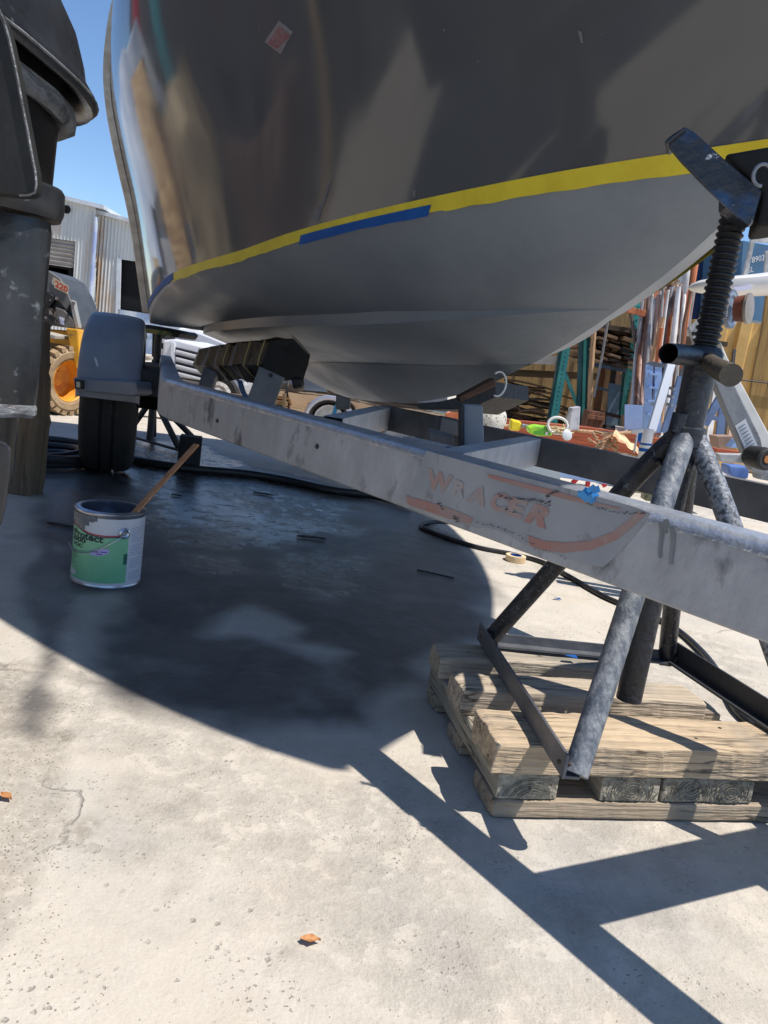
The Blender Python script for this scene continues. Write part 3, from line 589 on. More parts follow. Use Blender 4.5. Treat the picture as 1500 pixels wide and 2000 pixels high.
# legs
ap = cz(.575)
def leg(a, b_, r, m_, nm='leg', bend=.0):
    d = (b_-a); mid = a+d*.22+Vector((d.x*.02, d.y*.02, bend)); bld(lambda q: q.tube(curve([a, mid, b_], 6), r, 22), nm, m_, stand)
leg(ap+Vector((-.012, .004, 0)), NA+Vector((.004, 0, .01)), .0165, m_legd)
leg(ap+Vector((-.006, -.012, 0)), NNr+Vector((.006, -.004, .006)), .0172, m_leg)
leg(ap+Vector((.010, .010, 0)), NF+Vector((-.0, 0, .01)), .0165, m_legd)
leg(ap+Vector((.014, -.004, 0)), NR+Vector((0, 0, .01)), .0165, M('pipe_sunlit_specks', (.05, .055, .065), (.26, .28, .31), sc_=150, rough=.5, bump=.25, bs=190, lo=.40, hi=.60))  # sunlit side of the black pipe put in as pale specks
bld(lambda b: [b.bar(ap+Vector((dx, dy, -.06)), ap+Vector((dx*1.9, dy*1.9, -.19)), .010, .004, (dx, dy, 0)) for dx, dy in ((-.012, -.014),)], 'gusset', m_stand, stand)
def bead(c, n_, r, k=14):
    a_, u_, _ = frame(n_); rnd = random.Random(int(abs(c.x*999))); MBb = MB()
    MBb.tube([c+(a_*cos(2*pi*i/k)+u_*sin(2*pi*i/k))*r*rnd.uniform(.97, 1.05) for i in range(k+1)], [.0034*rnd.uniform(.7, 1.3) for i in range(k+1)], 8); return MBb
for e_ in (NA, NNr, NF): 
    d_ = (ap-e_).normalized(); bead(e_+d_*.012, d_, .018).build('weld_bead', M('weld_bead_mat', (.05, .04, .035), (.12, .07, .045), sc_=40, rough=.6, metal=.3), stand)
    bead(ap+(e_-ap).normalized()*.052, d_, .0178).build('weld_bead', m_stand, stand)
# angle-iron base
def angle_iron(b, p, q, h, th, inw, foot=.02):
    p, q = Vector(p), Vector(q); d = (q-p).normalized(); iw = Vector(inw); iw = (iw-d*iw.dot(d)); iw.z = 0; iw.normalize()
    b.box((p+q)/2+Vector((0, 0, h/2)), (q-p)/2, iw*th/2, (0, 0, h/2)); b.box((p+q)/2+iw*(foot/2+th/2)+Vector((0, 0, th/2+.0005)), (q-p)/2, iw*foot/2, (0, 0, th/2))
cen = (NNr+NF)/2; m_ang = M('angle_iron', (.10, .11, .13), (.16, .165, .175), sc_=16, rough=.5, metal=.3, bump=.15, bs=60)
m_angd = M('dark_angle_iron', (.025, .028, .034), (.04, .042, .05), sc_=16, rough=.55, bump=.15, bs=60)
ex1 = (NA-NNr).normalized()
bld(lambda b: angle_iron(b, NNr-ex1*.012+Vector((-.012, 0, .001)), NA+ex1*.022+Vector((-.012, 0, .001)), .034, .004, cen-NA), 'base_rail', m_ang, stand)
bld(lambda b: angle_iron(b, NA+Vector((0, 0, .002)), NF+Vector((.02, 0, .002)), .022, .004, cen-NF), 'base_rail', m_ang, stand)
bld(lambda b: angle_iron(b, NF+Vector((.01, .008, .004)), NR+Vector((.10, -.05, .004)), .04, .004, cen-NF), 'base_rail', m_angd, stand)
# top bracket: worn blue channel plate, black sleeve
bz = cz(.935); PB = 1.135
def chan(b):
    o = [(1297, 276), (1313, 262), (1337, 247), (1356, 258), (1425, 320), (1487, 372), (1470, 432), (1462, 441), (1420, 405), (1382, 370), (1328, 314)]
    b.prism([W(x, y, PB) for x, y in o], (.006, .012, 0))
hd = bld(chan, 'head_plate', M('worn_blue_black', (.012, .014, .02), (.012, .05, .14), sc_=9, rough=.4, bump=.3, bs=70, lo=.5, hi=.62, c3=(.5, .52, .55), sc3=34, lo3=.62, hi3=.66), stand, bevel=.0015)
bld(lambda b: b.prism([W(x, y, PB-.012) for x, y in ((1297, 276), (1337, 247), (1341, 251), (1303, 281))], (.02, .05, 0)), 'head_lip', m_stand, hd, bevel=.002)
bld(lambda b: b.prism([W(x, y, PB+.014) for x, y in ((1422, 400), (1468, 440), (1486, 375), (1440, 340), (1424, 350))], (.006, .05, 0)), 'head_bracket', m_stand, stand, bevel=.002)
bld(lambda b: b.tube([cz(.925), cz(.985)], .0235, 24), 'head_sleeve', m_stand, stand)
bld(lambda b: b.prism([W(x, y, 1.15) for x, y in ((1415, 300), (1600, 268), (1640, 420), (1500, 440), (1478, 442), (1490, 375))], (.03, .10, 0)), 'pad', M('rubber_pad', (.006, .006, .006), rough=.9), stand, bevel=.006)
# ================================================================== pallet
E1 = Vector((.976, .216, 0)); E2 = Vector((-.216, .976, 0)); PO = G(962, 1600, 0)+E1*.0
pal = thing('pallet', 'weathered wooden pallet of thick planks under the near boat stand', 'pallet', (PO.x+.25, PO.y+.2, 0))
ang = atan2(E1.y, E1.x)
def wmat(name, c, c2, c3=None, along=True):
    ax_ = 0 if along else 1; st = [34, 34, 34]; st[ax_] = 1.5
    mt = M(name, c, c2, sc_=3, rough=.85, bump=.55, bs=7, stretch=tuple(st), lo=.38, hi=.6, c3=c3, sc3=3.2, lo3=.57, hi3=.66, detail=9)
    n_, L_ = mt.node_tree.nodes, mt.node_tree.links
    mp_ = [q for q in n_ if q.type == 'MAPPING'][0]; mp_.inputs['Rotation'].default_value = (0, 0, -ang); mp_.vector_type = 'POINT'
    # rotate into the board's own directions before stretching
    tc_ = [q for q in n_ if q.type == 'TEX_COORD'][0]; ro = n_.new('ShaderNodeMapping'); ro.inputs['Rotation'].default_value = (0, 0, -ang); L_.new(tc_.outputs['Object'], ro.inputs[0]); L_.new(ro.outputs[0], mp_.inputs[0]); mp_.inputs['Rotation'].default_value = (0, 0, 0)
    b_ = n_['Principled BSDF']; src = b_.inputs['Base Color'].links[0].from_socket
    # long drying splits along the grain and stained blotches
    v_ = n_.new('ShaderNodeTexVoronoi'); v_.feature = 'DISTANCE_TO_EDGE'; v_.inputs['Scale'].default_value = 1.0; s2_ = n_.new('ShaderNodeMapping'); sc3_ = [34, 34, 34]; sc3_[ax_] = 3.2; s2_.inputs['Scale'].default_value = sc3_; L_.new(ro.outputs[0], s2_.inputs[0])
    w_ = n_.new('ShaderNodeTexNoise'); w_.inputs['Scale'].default_value = 1.5; w_.inputs['Detail'].default_value = 5; L_.new(s2_.outputs[0], w_.inputs[0]); a_ = n_.new('ShaderNodeVectorMath'); a_.operation = 'MULTIPLY_ADD'; L_.new(w_.outputs['Color'], a_.inputs[0]); a_.inputs[1].default_value = (1.2, 1.2, 1.2); L_.new(s2_.outputs[0], a_.inputs[2]); L_.new(a_.outputs[0], v_.inputs[0])
    r_ = n_.new('ShaderNodeMapRange'); r_.inputs[1].default_value = .05; r_.inputs[2].default_value = .0; L_.new(v_.outputs[0], r_.inputs[0])
    k_ = n_.new('ShaderNodeTexNoise'); k_.inputs['Scale'].default_value = 9; L_.new(ro.outputs[0], k_.inputs[0]); k2 = n_.new('ShaderNodeMapRange'); k2.inputs[1].default_value = .47; k2.inputs[2].default_value = .6; L_.new(k_.outputs[0], k2.inputs[0])
    mu = n_.new('ShaderNodeMath'); mu.operation = 'MULTIPLY'; L_.new(r_.outputs[0], mu.inputs[0]); L_.new(k2.outputs[0], mu.inputs[1])
    x_ = n_.new('ShaderNodeMix'); x_.data_type = 'RGBA'; L_.new(mu.outputs[0], x_.inputs[0]); L_.new(src, x_.inputs[6]); x_.inputs[7].default_value = (.035, .028, .02, 1)
    st_n = n_.new('ShaderNodeTexNoise'); st_n.inputs['Scale'].default_value = 6; st_n.inputs['Detail'].default_value = 6; L_.new(ro.outputs[0], st_n.inputs[0]); st_r = n_.new('ShaderNodeMapRange'); st_r.inputs[1].default_value = .5; st_r.inputs[2].default_value = .68; st_r.inputs[4].default_value = .5; L_.new(st_n.outputs[0], st_r.inputs[0])
    y_ = n_.new('ShaderNodeMix'); y_.data_type = 'RGBA'; L_.new(st_r.outputs[0], y_.inputs[0]); L_.new(x_.outputs[2], y_.inputs[6]); y_.inputs[7].default_value = (.20, .20, .19, 1); L_.new(y_.outputs[2], b_.inputs['Base Color'])
    return mt
m_pl1 = wmat('pallet_wood_pale', hx(196, 180, 158), hx(166, 152, 134), hx(118, 108, 96)); m_pl2 = wmat('pallet_wood_grey', hx(178, 166, 148), hx(156, 146, 130), hx(116, 110, 100))
m_pl3 = wmat('pallet_wood_front', hx(200, 178, 148), hx(172, 152, 126), hx(116, 100, 82)); m_plb = wmat('pallet_wood_bottom', hx(172, 154, 132), hx(146, 132, 112), hx(100, 90, 78)); m_str = wmat('stringer_wood', hx(172, 164, 146), hx(136, 130, 116), hx(92, 86, 76), False)
def plank(x0, x1, y0, y1, z0, z1, name, mat, seed=0, rnd_=.004, chip=True):
    b = MB(); nx = 60; rnd = random.Random(seed); ny = 6
    def P(i, j, k):
        x = x0+(x1-x0)*i/nx; y = y0+(y1-y0)*j/ny; z = z0+(z1-z0)*k
        e = noise.noise((x*30, y*60, z*60+seed))*rnd_*.3+noise.noise((x*8, y*8, seed))*rnd_*.5+noise.noise((x*70, y*90, z*90+seed))*rnd_*.3
        if chip and i in (0, nx): x += (.004*(1-abs(j/ny-.5)*1.2)*(-1 if i == 0 else 1))+e*2.5
        if j in (0, ny): y += e*.8-( .002 if k else 0)*(1 if j else -1)
        if k: z += e*.5-(.002 if j in (0, ny) else 0)-(.003 if i in (0, nx) else 0)
        return PO+E1*x+E2*y+Vector((0, 0, z))
    top = [[P(i, j, 1) for j in range(ny+1)] for i in range(nx+1)]; bot = [[P(i, j, 0) for j in range(ny+1)] for i in range(nx+1)]
    b.grid(top, smooth=False); b.grid(bot, smooth=False, flip=True); b.grid([[top[i][0], bot[i][0]] for i in range(nx+1)], smooth=False); b.grid([[top[i][ny], bot[i][ny]] for i in range(nx+1)], smooth=False)
    b.grid([[top[0][j], bot[0][j]] for j in range(ny+1)], smooth=False); b.grid([[top[nx][j], bot[nx][j]] for j in range(ny+1)], smooth=False)
    o = b.build(name, mat, pal, fix=False); me = o.data; bm = bmesh.new(); bm.from_mesh(me); bmesh.ops.remove_doubles(bm, verts=bm.verts, dist=.0003); bmesh.ops.recalc_face_normals(bm, faces=bm.faces); bm.to_mesh(me); bm.free()
    md = o.modifiers.new('b', 'BEVEL'); md.width = .0025; md.segments = 2; md.limit_method = 'ANGLE'; md.angle_limit = radians(50)
    return o
Z1, Z2, Z3 = .031, .071, .118
plank(.0, .62, .0, .095, .003, Z1, 'bottom_board', m_plb, 1); plank(.0, .60, .175, .25, .003, Z1, 'bottom_board', m_plb, 2); plank(-.0, .60, .33, .40, .003, Z1, 'bottom_board', m_plb, 3)
for x0_, x1_, s_ in ((.0, .095, 4), (.165, .262, 5), (.268, .425, 6)):
    o = plank(x0_, x1_, .004, .405, Z1, Z2, 'stringer', m_str, s_, chip=False)
plank(-.012, .70, .0, .115, Z2+.001, Z3+.002, 'deck_board', m_pl3, 7, .008); plank(-.008, .445, .18, .262, Z2+.001, Z3, 'deck_board', m_pl1, 8); plank(-.005, .40, .322, .40, Z2+.001, Z3-.002, 'deck_board', m_pl2, 9)
# end grain rings on the stringers
def rings(b, which):
    for cx, cz_, R_ in which:
        for k in range(1, R_):
            r = .0045*k+.001*sin(k*3); pts = []
            for j in range(40):
                a = 2*pi*j/40; x = cx+r*1.3*cos(a)+.0006*sin(5*a+k); z = cz_+r*sin(a)
                x0_, x1_ = [(u, v) for u, v in ((.001, .094), (.166, .261), (.269, .424)) if u < cx < v][0]
                ok = x0_+.004 < x < x1_-.004 and Z1+.003 < z < Z2-.003
                pts.append(PO+E1*x+E2*.0025+Vector((0, 0, z)) if ok else None)
            for j in range(40):
                p, q = pts[j], pts[(j+1) % 40]
                if p and q: b.box((p+q)/2, (q-p)/2, E2*.0008, (q-p).normalized().cross(E2)*.0002)
m_gr = M('dark_grain', (.16, .145, .12), rough=.9)
for wh_ in (((.055, .03, 9),), ((.215, .05, 9),), ((.315, .055, 8), (.385, .05, 6))): bld(lambda b: rings(b, wh_), 'end_grain', m_gr, pal, fix=False)
for x, y, z in ((.06, .03, Z3+.003), (.21, .07, Z3+.003), (.33, .04, Z3+.003), (.4, .08, Z3+.003), (.05, .21, Z3), (.22, .24, Z3), (.36, .22, Z3), (.05, .35, Z3-.001)):
    c = PO+E1*x+E2*y+Vector((0, 0, z)); bld(lambda b: b.lathe(c-Vector((0, 0, .004)), (0, 0, 1), [(0, .0028), (.0035, .003), (.004, .0005)], seg=8, cap=False), 'nail', m_black, pal)
#@@FARSTAND
# ================================================================== far boat stand under the stern
fb = G(292, 866, 0); fs_ = thing('boat_stand', 'slim dark boat stand with a wrapped pad under the stern corner behind the trailer wheel', 'boat stand', fb, None)
m_dkst = M('dark_steel', (.03, .032, .036), (.06, .055, .05), sc_=18, rough=.55, metal=.2)
bld(lambda b: b.tube([fb+Vector((0, 0, .02)), fb+Vector((.0, 0, .62))], .02, 12), 'post', m_dkst, fs_)
for p_ in ((247, 850), (352, 880), (300, 850), (384, 862)): bld(lambda b: b.tube([fb+Vector((0, 0, .26)), G(*p_, .015)], .017, 10), 'leg', m_dkst, fs_)
bld(lambda b: b.bar(G(247, 850, .02), G(352, 880, .02), .02, .012) or b.bar(G(300, 850, .02), G(384, 862, .02), .02, .012), 'base_rail', m_dkst, fs_)
bld(lambda b: b.tube([W(278, 712, 4.25), W(303, 713, 4.2), W(328, 722, 4.15)], .016, 10), 'handle', m_dkst, fs_)
fp = bld(lambda b: b.prism([W(*q, 4.12) for q in ((271, 633), (290, 634), (345, 645), (352, 650), (345, 660), (325, 655), (300, 652), (272, 648))], (.05, .2, 0)), 'pad', m_black, fs_, bevel=.01)
bld(lambda b: b.prism([W(*q, 4.11) for q in ((272, 639), (300, 643), (330, 648), (338, 654), (325, 656), (285, 650), (287, 662), (274, 656))], (.0, .01, 0)), 'pad_wrap', M('wrap_yellow_green', (.28, .22, .05), (.05, .12, .05), sc_=30, rough=.6, lo=.45, hi=.55), fp)
# ================================================================== paint can
cb = G(206.5, 1131.5, 0); CR, CH = .0815, .186; can = thing('paint_can', 'open metal paint can with a green and white label on the wet concrete', 'paint can', cb)
fwd = Vector((-cb.x, -cb.y, 0)).normalized(); rgt = Vector((-fwd.y, fwd.x, 0))
if rgt.x < 0: rgt = -rgt
def CYL(phi, z, r): return cb+(fwd*cos(phi)+rgt*sin(phi))*r+Vector((0, 0, z))
m_tin = M('tin', (.45, .47, .52), (.35, .37, .42), sc_=20, rough=.28, metal=.9); m_lblw = M('label_white', (.62, .63, .68), (.55, .56, .62), sc_=8, rough=.35)
def gradG():
    mt = M('label_green', hx(140, 200, 158), hx(104, 172, 132), sc_=3, rough=.35); return mt
bld(lambda b: b.lathe(cb, (0, 0, 1), [(0, CR-.004), (0, CR), (.004, CR+.0015), (.007, CR), (CH-.01, CR), (CH-.006, CR+.002), (CH-.002, CR+.002), (CH, CR-.001), (CH, CR-.012), (CH-.006, CR-.012), (CH-.010, CR-.010), (CH-.03, CR-.004), (.02, CR-.004), (.018, .001)], seg=64, cap=False), 'body', m_tin, can)
pc = bld(lambda b: b.lathe(cb+Vector((0, 0, CH-.036)), (0, 0, 1), [(0, CR-.003), (0, .001)], seg=48, cap=False), 'paint', M('grey_paint', (.10, .12, .16), (.13, .15, .19), sc_=30, rough=.2, bump=.3, bs=60), can)
rd = radians
def patch(b, p0, p1, zf0, zf1, r, n=24, m=6): b.grid([[CYL(p0+(p1-p0)*i/n, zf0(p0+(p1-p0)*i/n)+(zf1(p0+(p1-p0)*i/n)-zf0(p0+(p1-p0)*i/n))*j/m, r) for j in range(m+1)] for i in range(n+1)])
lab = bld(lambda b: patch(b, rd(-150), rd(150), lambda p: .009, lambda p: CH-.013, CR+.0005, 60), 'label', m_lblw, can)
wave = lambda p: .144-.014*(1/(1+math.exp(-(math.degrees(p)+45)*.13)))+.0035*max(0, (math.degrees(p)+5)/40)
bld(lambda b: patch(b, rd(-115), rd(33), lambda p: .0155, lambda p: wave(p)-.003, CR+.0009, 40), 'green_panel', gradG(), lab)
bld(lambda b: patch(b, rd(-115), rd(34), lambda p: wave(p)-.0028, lambda p: wave(p)-.0002, CR+.0011, 40, 1), 'dark_line', M('navy', (.01, .015, .05), rough=.4), lab)
bld(lambda b: patch(b, rd(-115), rd(33), lambda p: wave(p)+.0004, lambda p: wave(p)+.0032, CR+.0011, 40, 1), 'red_line', M('label_red', (.5, .03, .03), rough=.4), lab)
m_ink = M('label_ink', (.01, .02, .035), rough=.5)
def cyltext(b, t, p0, p1, z0, z1, slope=0., off=.02):
    uv, fs2 = textverts(t, off=off)
    b.add([CYL(rd(p0)+(rd(p1)-rd(p0))*a, z0+(z1-z0)*v-slope*a, CR+.0017) for a, v in uv], fs2)
bld(lambda b: (cyltext(b, 'rProtect', -76, -8, .1200, .1375, .006, .03), cyltext(b, '2000', -76, -38, .1075, .1195, .001, .03), cyltext(b, 'VOC', -70, -44, .0955, .1050, .001, .03)), 'lettering', m_ink, lab)
bld(lambda b: patch(b, rd(-30), rd(3), lambda p: .090-.0085*sqrt(max(0, 1-((math.degrees(p)+13.5)/16.5)**2))+.004*(math.degrees(p)+18)/15, lambda p: .090+.0085*sqrt(max(0, 1-((math.degrees(p)+13.5)/16.5)**2))+.004*(math.degrees(p)+18)/15, CR+.0013, 20, 2), 'lilac_oval', M('lilac', hx(185, 175, 225), rough=.4), lab)
bld(lambda b: [patch(b, rd(p0), rd(p1), lambda p, z0=z0: z0, lambda p, z0=z0: z0+.0022, CR+.0016, 6, 1) for p0, p1, z0 in ((-26, -14, .0905), (-12, -1, .0915), (-19, -8, .0855))], 'oval_print', M('violet_ink', hx(80, 60, 140), rough=.5), lab)
def fine(b):
    rnd = random.Random(4)
    for k in range(6): patch(b, rd(-86), rd(-86+rnd.uniform(30, 52)-k*3), lambda p, k=k: .082-k*.0062-.0006*(math.degrees(p)+86)/10, lambda p, k=k: .0835-k*.0062-.0006*(math.degrees(p)+86)/10, CR+.0012, 8, 1)
bld(fine, 'small_print', M('dark_green_ink', hx(30, 75, 62), rough=.5), lab)
def fine2(b):
    rnd = random.Random(6)
    for k in range(24):
        if k in (7, 13, 19): continue
        patch(b, rd(38), rd(38+rnd.uniform(14, 34)), lambda p, k=k: .150-k*.0055, lambda p, k=k: .1512-k*.0055, CR+.0012, 6, 1)
bld(fine2, 'small_print', M('grey_blue_ink', hx(130, 140, 180), rough=.5), lab)
bld(lambda b: patch(b, rd(26), rd(33), lambda p: .062, lambda p: .088, CR+.0012, 4, 1), 'green_mark', M('deep_green', hx(30, 100, 80), rough=.5), lab)
bld(lambda b: patch(b, rd(-90), rd(-55), lambda p: .029-.009*sqrt(max(0, 1-((math.degrees(p)+80)/25)**2)), lambda p: .029+.009*sqrt(max(0, 1-((math.degrees(p)+80)/25)**2)), CR+.0013, 12, 1), 'pale_oval', m_lblw, lab)
def smear(b):
    for p0, p1, z0 in ((-90, -34, .150), (-88, -74, .157), (-66, -50, .142), (-48, -42, .138), (-34, -20, .163)):
        patch(b, rd(p0), rd(p1), lambda p, z0=z0: z0+.008*noise.noise((math.degrees(p)*.15, z0, 0)), lambda p: CH-.010, CR+.0022, 16, 2)
bld(smear, 'paint_smear', M('dried_grey_paint', (.10, .115, .145), (.16, .175, .2), sc_=50, rough=.4, bump=.3, bs=90), can)
ear = bld(lambda b: b.lathe(CYL(rd(24), .140, CR+.001), fwd*cos(rd(24))+rgt*sin(rd(24)), [(0, .0135), (.003, .0135), (.005, .010), (.003, .006), (.006, .004), (.006, .0005)], seg=24, cap=False), 'ear', m_tin, can)
bld(lambda b: b.tube(curve([CYL(rd(24), .140, CR+.006), CYL(rd(12), .127, CR+.012), CYL(rd(-6), .108, CR+.012), CYL(rd(-24), .092, CR+.010), CYL(rd(-55), .083, CR+.008), CYL(rd(-95), .088, CR+.01)], 5), .0013, 6), 'handle_wire', m_tin, can)
# stir stick
s0 = W(262, 1003, cb.y+.02); s0 = CYL(rd(52), CH-.005, CR-.016); s1_ = W(384, 868, 1.98)
stick = MB(); dd = (s1_-s0).normalized(); stick.bar(s0-dd*.035, s1_, .019, .0045, (-.5, -.8, .3)); setp(stick.build('stir_stick', wood('stick_wood', hx(196, 146, 104), hx(165, 112, 74), 2, .8), bevel=.001), 'wooden paint stir stick leaning out of the open paint can', 'stir stick')
#@@SMALL
# ================================================================== small things on the ground
tp_c = G(1006, 1096, 0); tr = thing('tape_roll', 'roll of cream masking tape lying on the sunlit concrete beyond the trailer rail', 'tape roll', tp_c)
bld(lambda b: b.lathe(tp_c, (0, 0, 1), [(.001, .020), (.001, .036), (.022, .036), (.022, .020), (.001, .020)], seg=32, cap=False), 'tape_ring', M('cream_tape', hx(226, 200, 160), hx(200, 170, 130), sc_=20, rough=.6), tr)
bld(lambda b: b.lathe(tp_c, (0, 0, 1), [(.002, .018), (.002, .0205), (.024, .0205), (.024, .018), (.002, .018)], seg=32, cap=False), 'core', m_btape, tr)
m_hose = M('black_hose', (.014, .014, .017), (.03, .03, .033), sc_=12, rough=.42, bump=.2, bs=30)
def hose(px, r, name, label, mat=m_hose, cat='hose', group=None, n=7, lift=0):
    pts = curve([G(x, y, r+lift) for x, y in px], n); o = MB().tube(pts, r, 12).build(name, mat); return setp(o, label, cat, group)
hose([(240, 893), (290, 903), (370, 915), (480, 925), (560, 938), (650, 958), (735, 968), (800, 985)], .018, 'hose', 'thick black hose crossing the wet concrete behind the trailer rail')
hose([(940, 1040), (880, 1020), (835, 1021), (822, 1028), (850, 1042), (930, 1068), (1000, 1082), (1060, 1098), (1110, 1125), (1180, 1165), (1240, 1190), (1310, 1222), (1360, 1262), (1400, 1310), (1440, 1390), (1520, 1450)], .0085, 'hose', 'thin dark hose curving over sunlit concrete around the back of the pallet')
for i, (y0, yy) in enumerate(((875, 0), (885, 1), (893, 2), (900, 3), (880, 4))):
    pass
coil = MB()
for k in range(5):
    r = .10+.03*k; c = G(85, 890, .02); coil.tube([c+Vector((cos(a)*r*1.15, sin(a)*r*1.3, .014*((k*2) % 3)+.006*sin(a*2+k))) for a in [2*pi*j/40 for j in range(41)]], .017, 10)
setp(coil.build('coiled_hose', m_hose), 'coiled dark hose lying left of the trailer wheel', 'hose')
hose([(30, 866), (90, 866), (140, 868), (200, 872), (235, 874)], .017, 'hose', 'dark hose stretching straight from the coil to behind the trailer wheel', lift=.0)
hose([(110, 895), (140, 893), (170, 893), (220, 894)], .017, 'hose', 'short run of dark hose nearest the coil beside the trailer wheel')
hose([(100, 806), (180, 812), (300, 815), (420, 840), (470, 850)], .006, 'cable', 'thin cable lying on the sunlit ground beyond the trailer wheel', cat='cable')
setp(MB().box(G(371, 883, .08), (.05, .012, 0), (-.012, .05, 0), (0, 0, .078)).build('foam_block', M('black_foam', (.012, .012, .014), (.03, .03, .035), sc_=12, rough=.8), bevel=.006), 'black block standing on the wet concrete behind the trailer rail', 'block')
# wrapped post beside the outboard
pst = MB(); pb = G(32, 966, 0)
rows = []
for k in range(29):
    z = .595*k/28; hw = .047+.0035*noise.noise((z*9, 0, 0))+(.005 if .24 < z < .27 else 0)-(.006 if abs(z-.42) < .012 else 0); off = .010*sin(z*7); tw = .04
    rows.append([Vector((pb.x+sx*hw+off, pb.y+.05+sy*.05, z)) for sx, sy in ((-1, -1), (-.6, -1.1), (0, -1.12), (.6, -1.1), (1, -1), (1.06, 0), (1, 1), (-1, 1), (-1, -1))])
pst.grid(rows, smooth=False); pst.f += [list(range(len(pst.v)-9, len(pst.v)-1))]; pst.sm += [False]
setp(pst.build('wooden_post', wood('brown_post', hx(112, 96, 78), hx(84, 72, 58), 2, .5), bevel=.003), 'brown weathered timber post standing behind the black outboard leg', 'post')
# debris
rd_ = random.Random(11)
for i, (x, y, s, lab) in enumerate(((514, 965, .045, 'dark flat strip lying on the wet concrete near the black hose'), (345, 968, .022, 'small dark scrap on the wet shine right of the trailer wheel'), (608, 1050, .05, 'dark flat strip in the middle of the wet patch'), (120, 1026, .045, 'dark strip beside the paint can'))):
    c = G(x, y, .003); a = rd_.uniform(-.3, .2); ex = Vector((cos(a), sin(a), 0)); ey = Vector((-sin(a), cos(a), 0))
    setp(MB().prism([c+ex*s*dx+ey*s*.22*dy for dx, dy in ((-1, -.3), (-.5, -1), (.3, -.6), (1, -.9), (.9, .2), (.2, .8), (-.6, .5))], (0, 0, .005)).build('debris_strip', m_black), lab, 'debris')
def leaf(px, s, a, lab):
    c = G(*px, .003); rows = []
    for i in range(7):
        t = i/6; w_ = s*.42*sin(pi*min(1, t*1.05))**.8*(1+.2*sin(i*2.5)); rows.append([c+Vector((cos(a)*(t-.5)*s*1.6-sin(a)*w_*k, sin(a)*(t-.5)*s*1.6+cos(a)*w_*k, .0012+.0022*abs(k)+.001*sin(t*3)+.0006*sin(i*3+k*2))) for k in (-1, -.5, 0, .5, 1)])
    setp(MB().grid(rows).build('leaf', M('dry_leaf', hx(190, 135, 85), hx(150, 95, 55), sc_=90, rough=.7)), lab, 'leaf')
leaf((606, 1838), .014, .1, 'curled brown dry leaf on the concrete near the bottom edge'); leaf((12, 1558), .014, -.5, 'orange dry leaf on the grit at the left edge')
for (x, y, s, lab) in ((1088, 1169, .012, 'tiny scrap of light blue tape on the sunlit concrete left of the stand legs'), (1115, 1282, .013, 'scrap of dark blue tape on the plank behind the near stand leg')):
    c = G(x, y, .004 if y < 1200 else .128); setp(MB().prism([c+Vector((s*dx, s*.5*dy, .002*dx*dy)) for dx, dy in ((-1, -1), (1, -.6), (.8, 1), (-.7, .7))], (0, 0, .001)).build('tape_scrap', m_btape), lab, 'tape scrap')
st2 = G(843, 1120, .004); 
setp(MB().tube([G(815, 1113, .004), G(887, 1129, .004)], .0028, 6).build('thin_stick', m_black), 'thin black stick lying in the shade near the hull shadow edge', 'stick')
# gravel and grit specks on the concrete
gr = MB()
for i in range(900):
    if i < 520: x = random.uniform(-10, 130); y = random.gauss(1560, 160)
    else: x = random.uniform(0, 1500); y = random.uniform(1180, 2000)
    c = G(x, y, 0); s = random.uniform(.0004, .0013)*(1.0 if i > 520 else 1.3); a = random.uniform(0, 6)
    vs2 = [c+Vector((cos(a+t)*s*random.uniform(.7, 1.3), sin(a+t)*s*random.uniform(.7, 1.3), 0)) for t in (0, 1.5, 3.1, 4.7)]+[c+Vector((0, 0, s*.9))]
    gr.add(vs2, [(0, 1, 4), (1, 2, 4), (2, 3, 4), (3, 0, 4)])
setp(gr.build('grit', M('grit', (.30, .26, .20), (.16, .14, .12), sc_=300, rough=.9), fix=False), kind='stuff')
#@@OUTBOARD
# ================================================================== black outboard motor, left
ob = thing('outboard_motor', 'scuffed black outboard motor hanging at the left edge', 'outboard motor', W(30, 600, 1.25))
m_ob = M('scuffed_black_plastic', (.009, .010, .012), (.030, .032, .038), sc_=7, rough=.30, bump=.3, bs=18, c3=(.20, .22, .25), sc3=30, lo3=.60, hi3=.74, r2=.42, detail=11)
m_obg = M('gloss_black', (.006, .006, .007), (.012, .012, .014), sc_=8, rough=.3)
m_scf = M('scuffed_grey_edge', (.20, .21, .22), (.05, .05, .055), sc_=16, rough=.5, bump=.7, bs=40, stretch=(1, 1, 2.5))
def pillar(b, prof, Y, depth=1., seg=32, cap=True):
    rows = []
    for y, xl, xr in prof:
        c = W((xl+xr)/2, y, Y); r = (W(xr, y, Y)-W(xl, y, Y)).length/2
        rows.append([c+Vector((cos(a)*r, r*depth*sin(a), (abs(cos(a))-1)*.0)) for a in [2*pi*k/seg for k in range(seg+1)]])
    b.grid(rows)
    if cap:
        for r_ in (rows[0], rows[-1]): o = len(b.v); b.v += r_[:-1]; b.f.append(list(range(o, o+seg))); b.sm.append(False)
bld(lambda b: pillar(b, [(344, -200, 112), (352, -200, 117), (392, -200, 115), (408, -200, 108)], 1.255, .82), 'collar', m_ob, ob)
bld(lambda b: pillar(b, [(412, -200, 93), (430, -200, 94), (520, -200, 88), (640, -200, 78), (740, -200, 70), (778, -200, 66)], 1.25, .6), 'midsection', m_ob, ob, jig=.004, js=12)
bld(lambda b: pillar(b, [(772, -200, 62), (778, -200, 66), (790, -200, 67), (797, -200, 62)], 1.245, .64), 'plate_edge', m_scf, ob, jig=.004, js=30)
bld(lambda b: pillar(b, [(795, -200, 33), (840, -200, 30), (890, -200, 26), (930, -200, 20)], 1.25, .5), 'gearcase_neck', m_obg, ob)
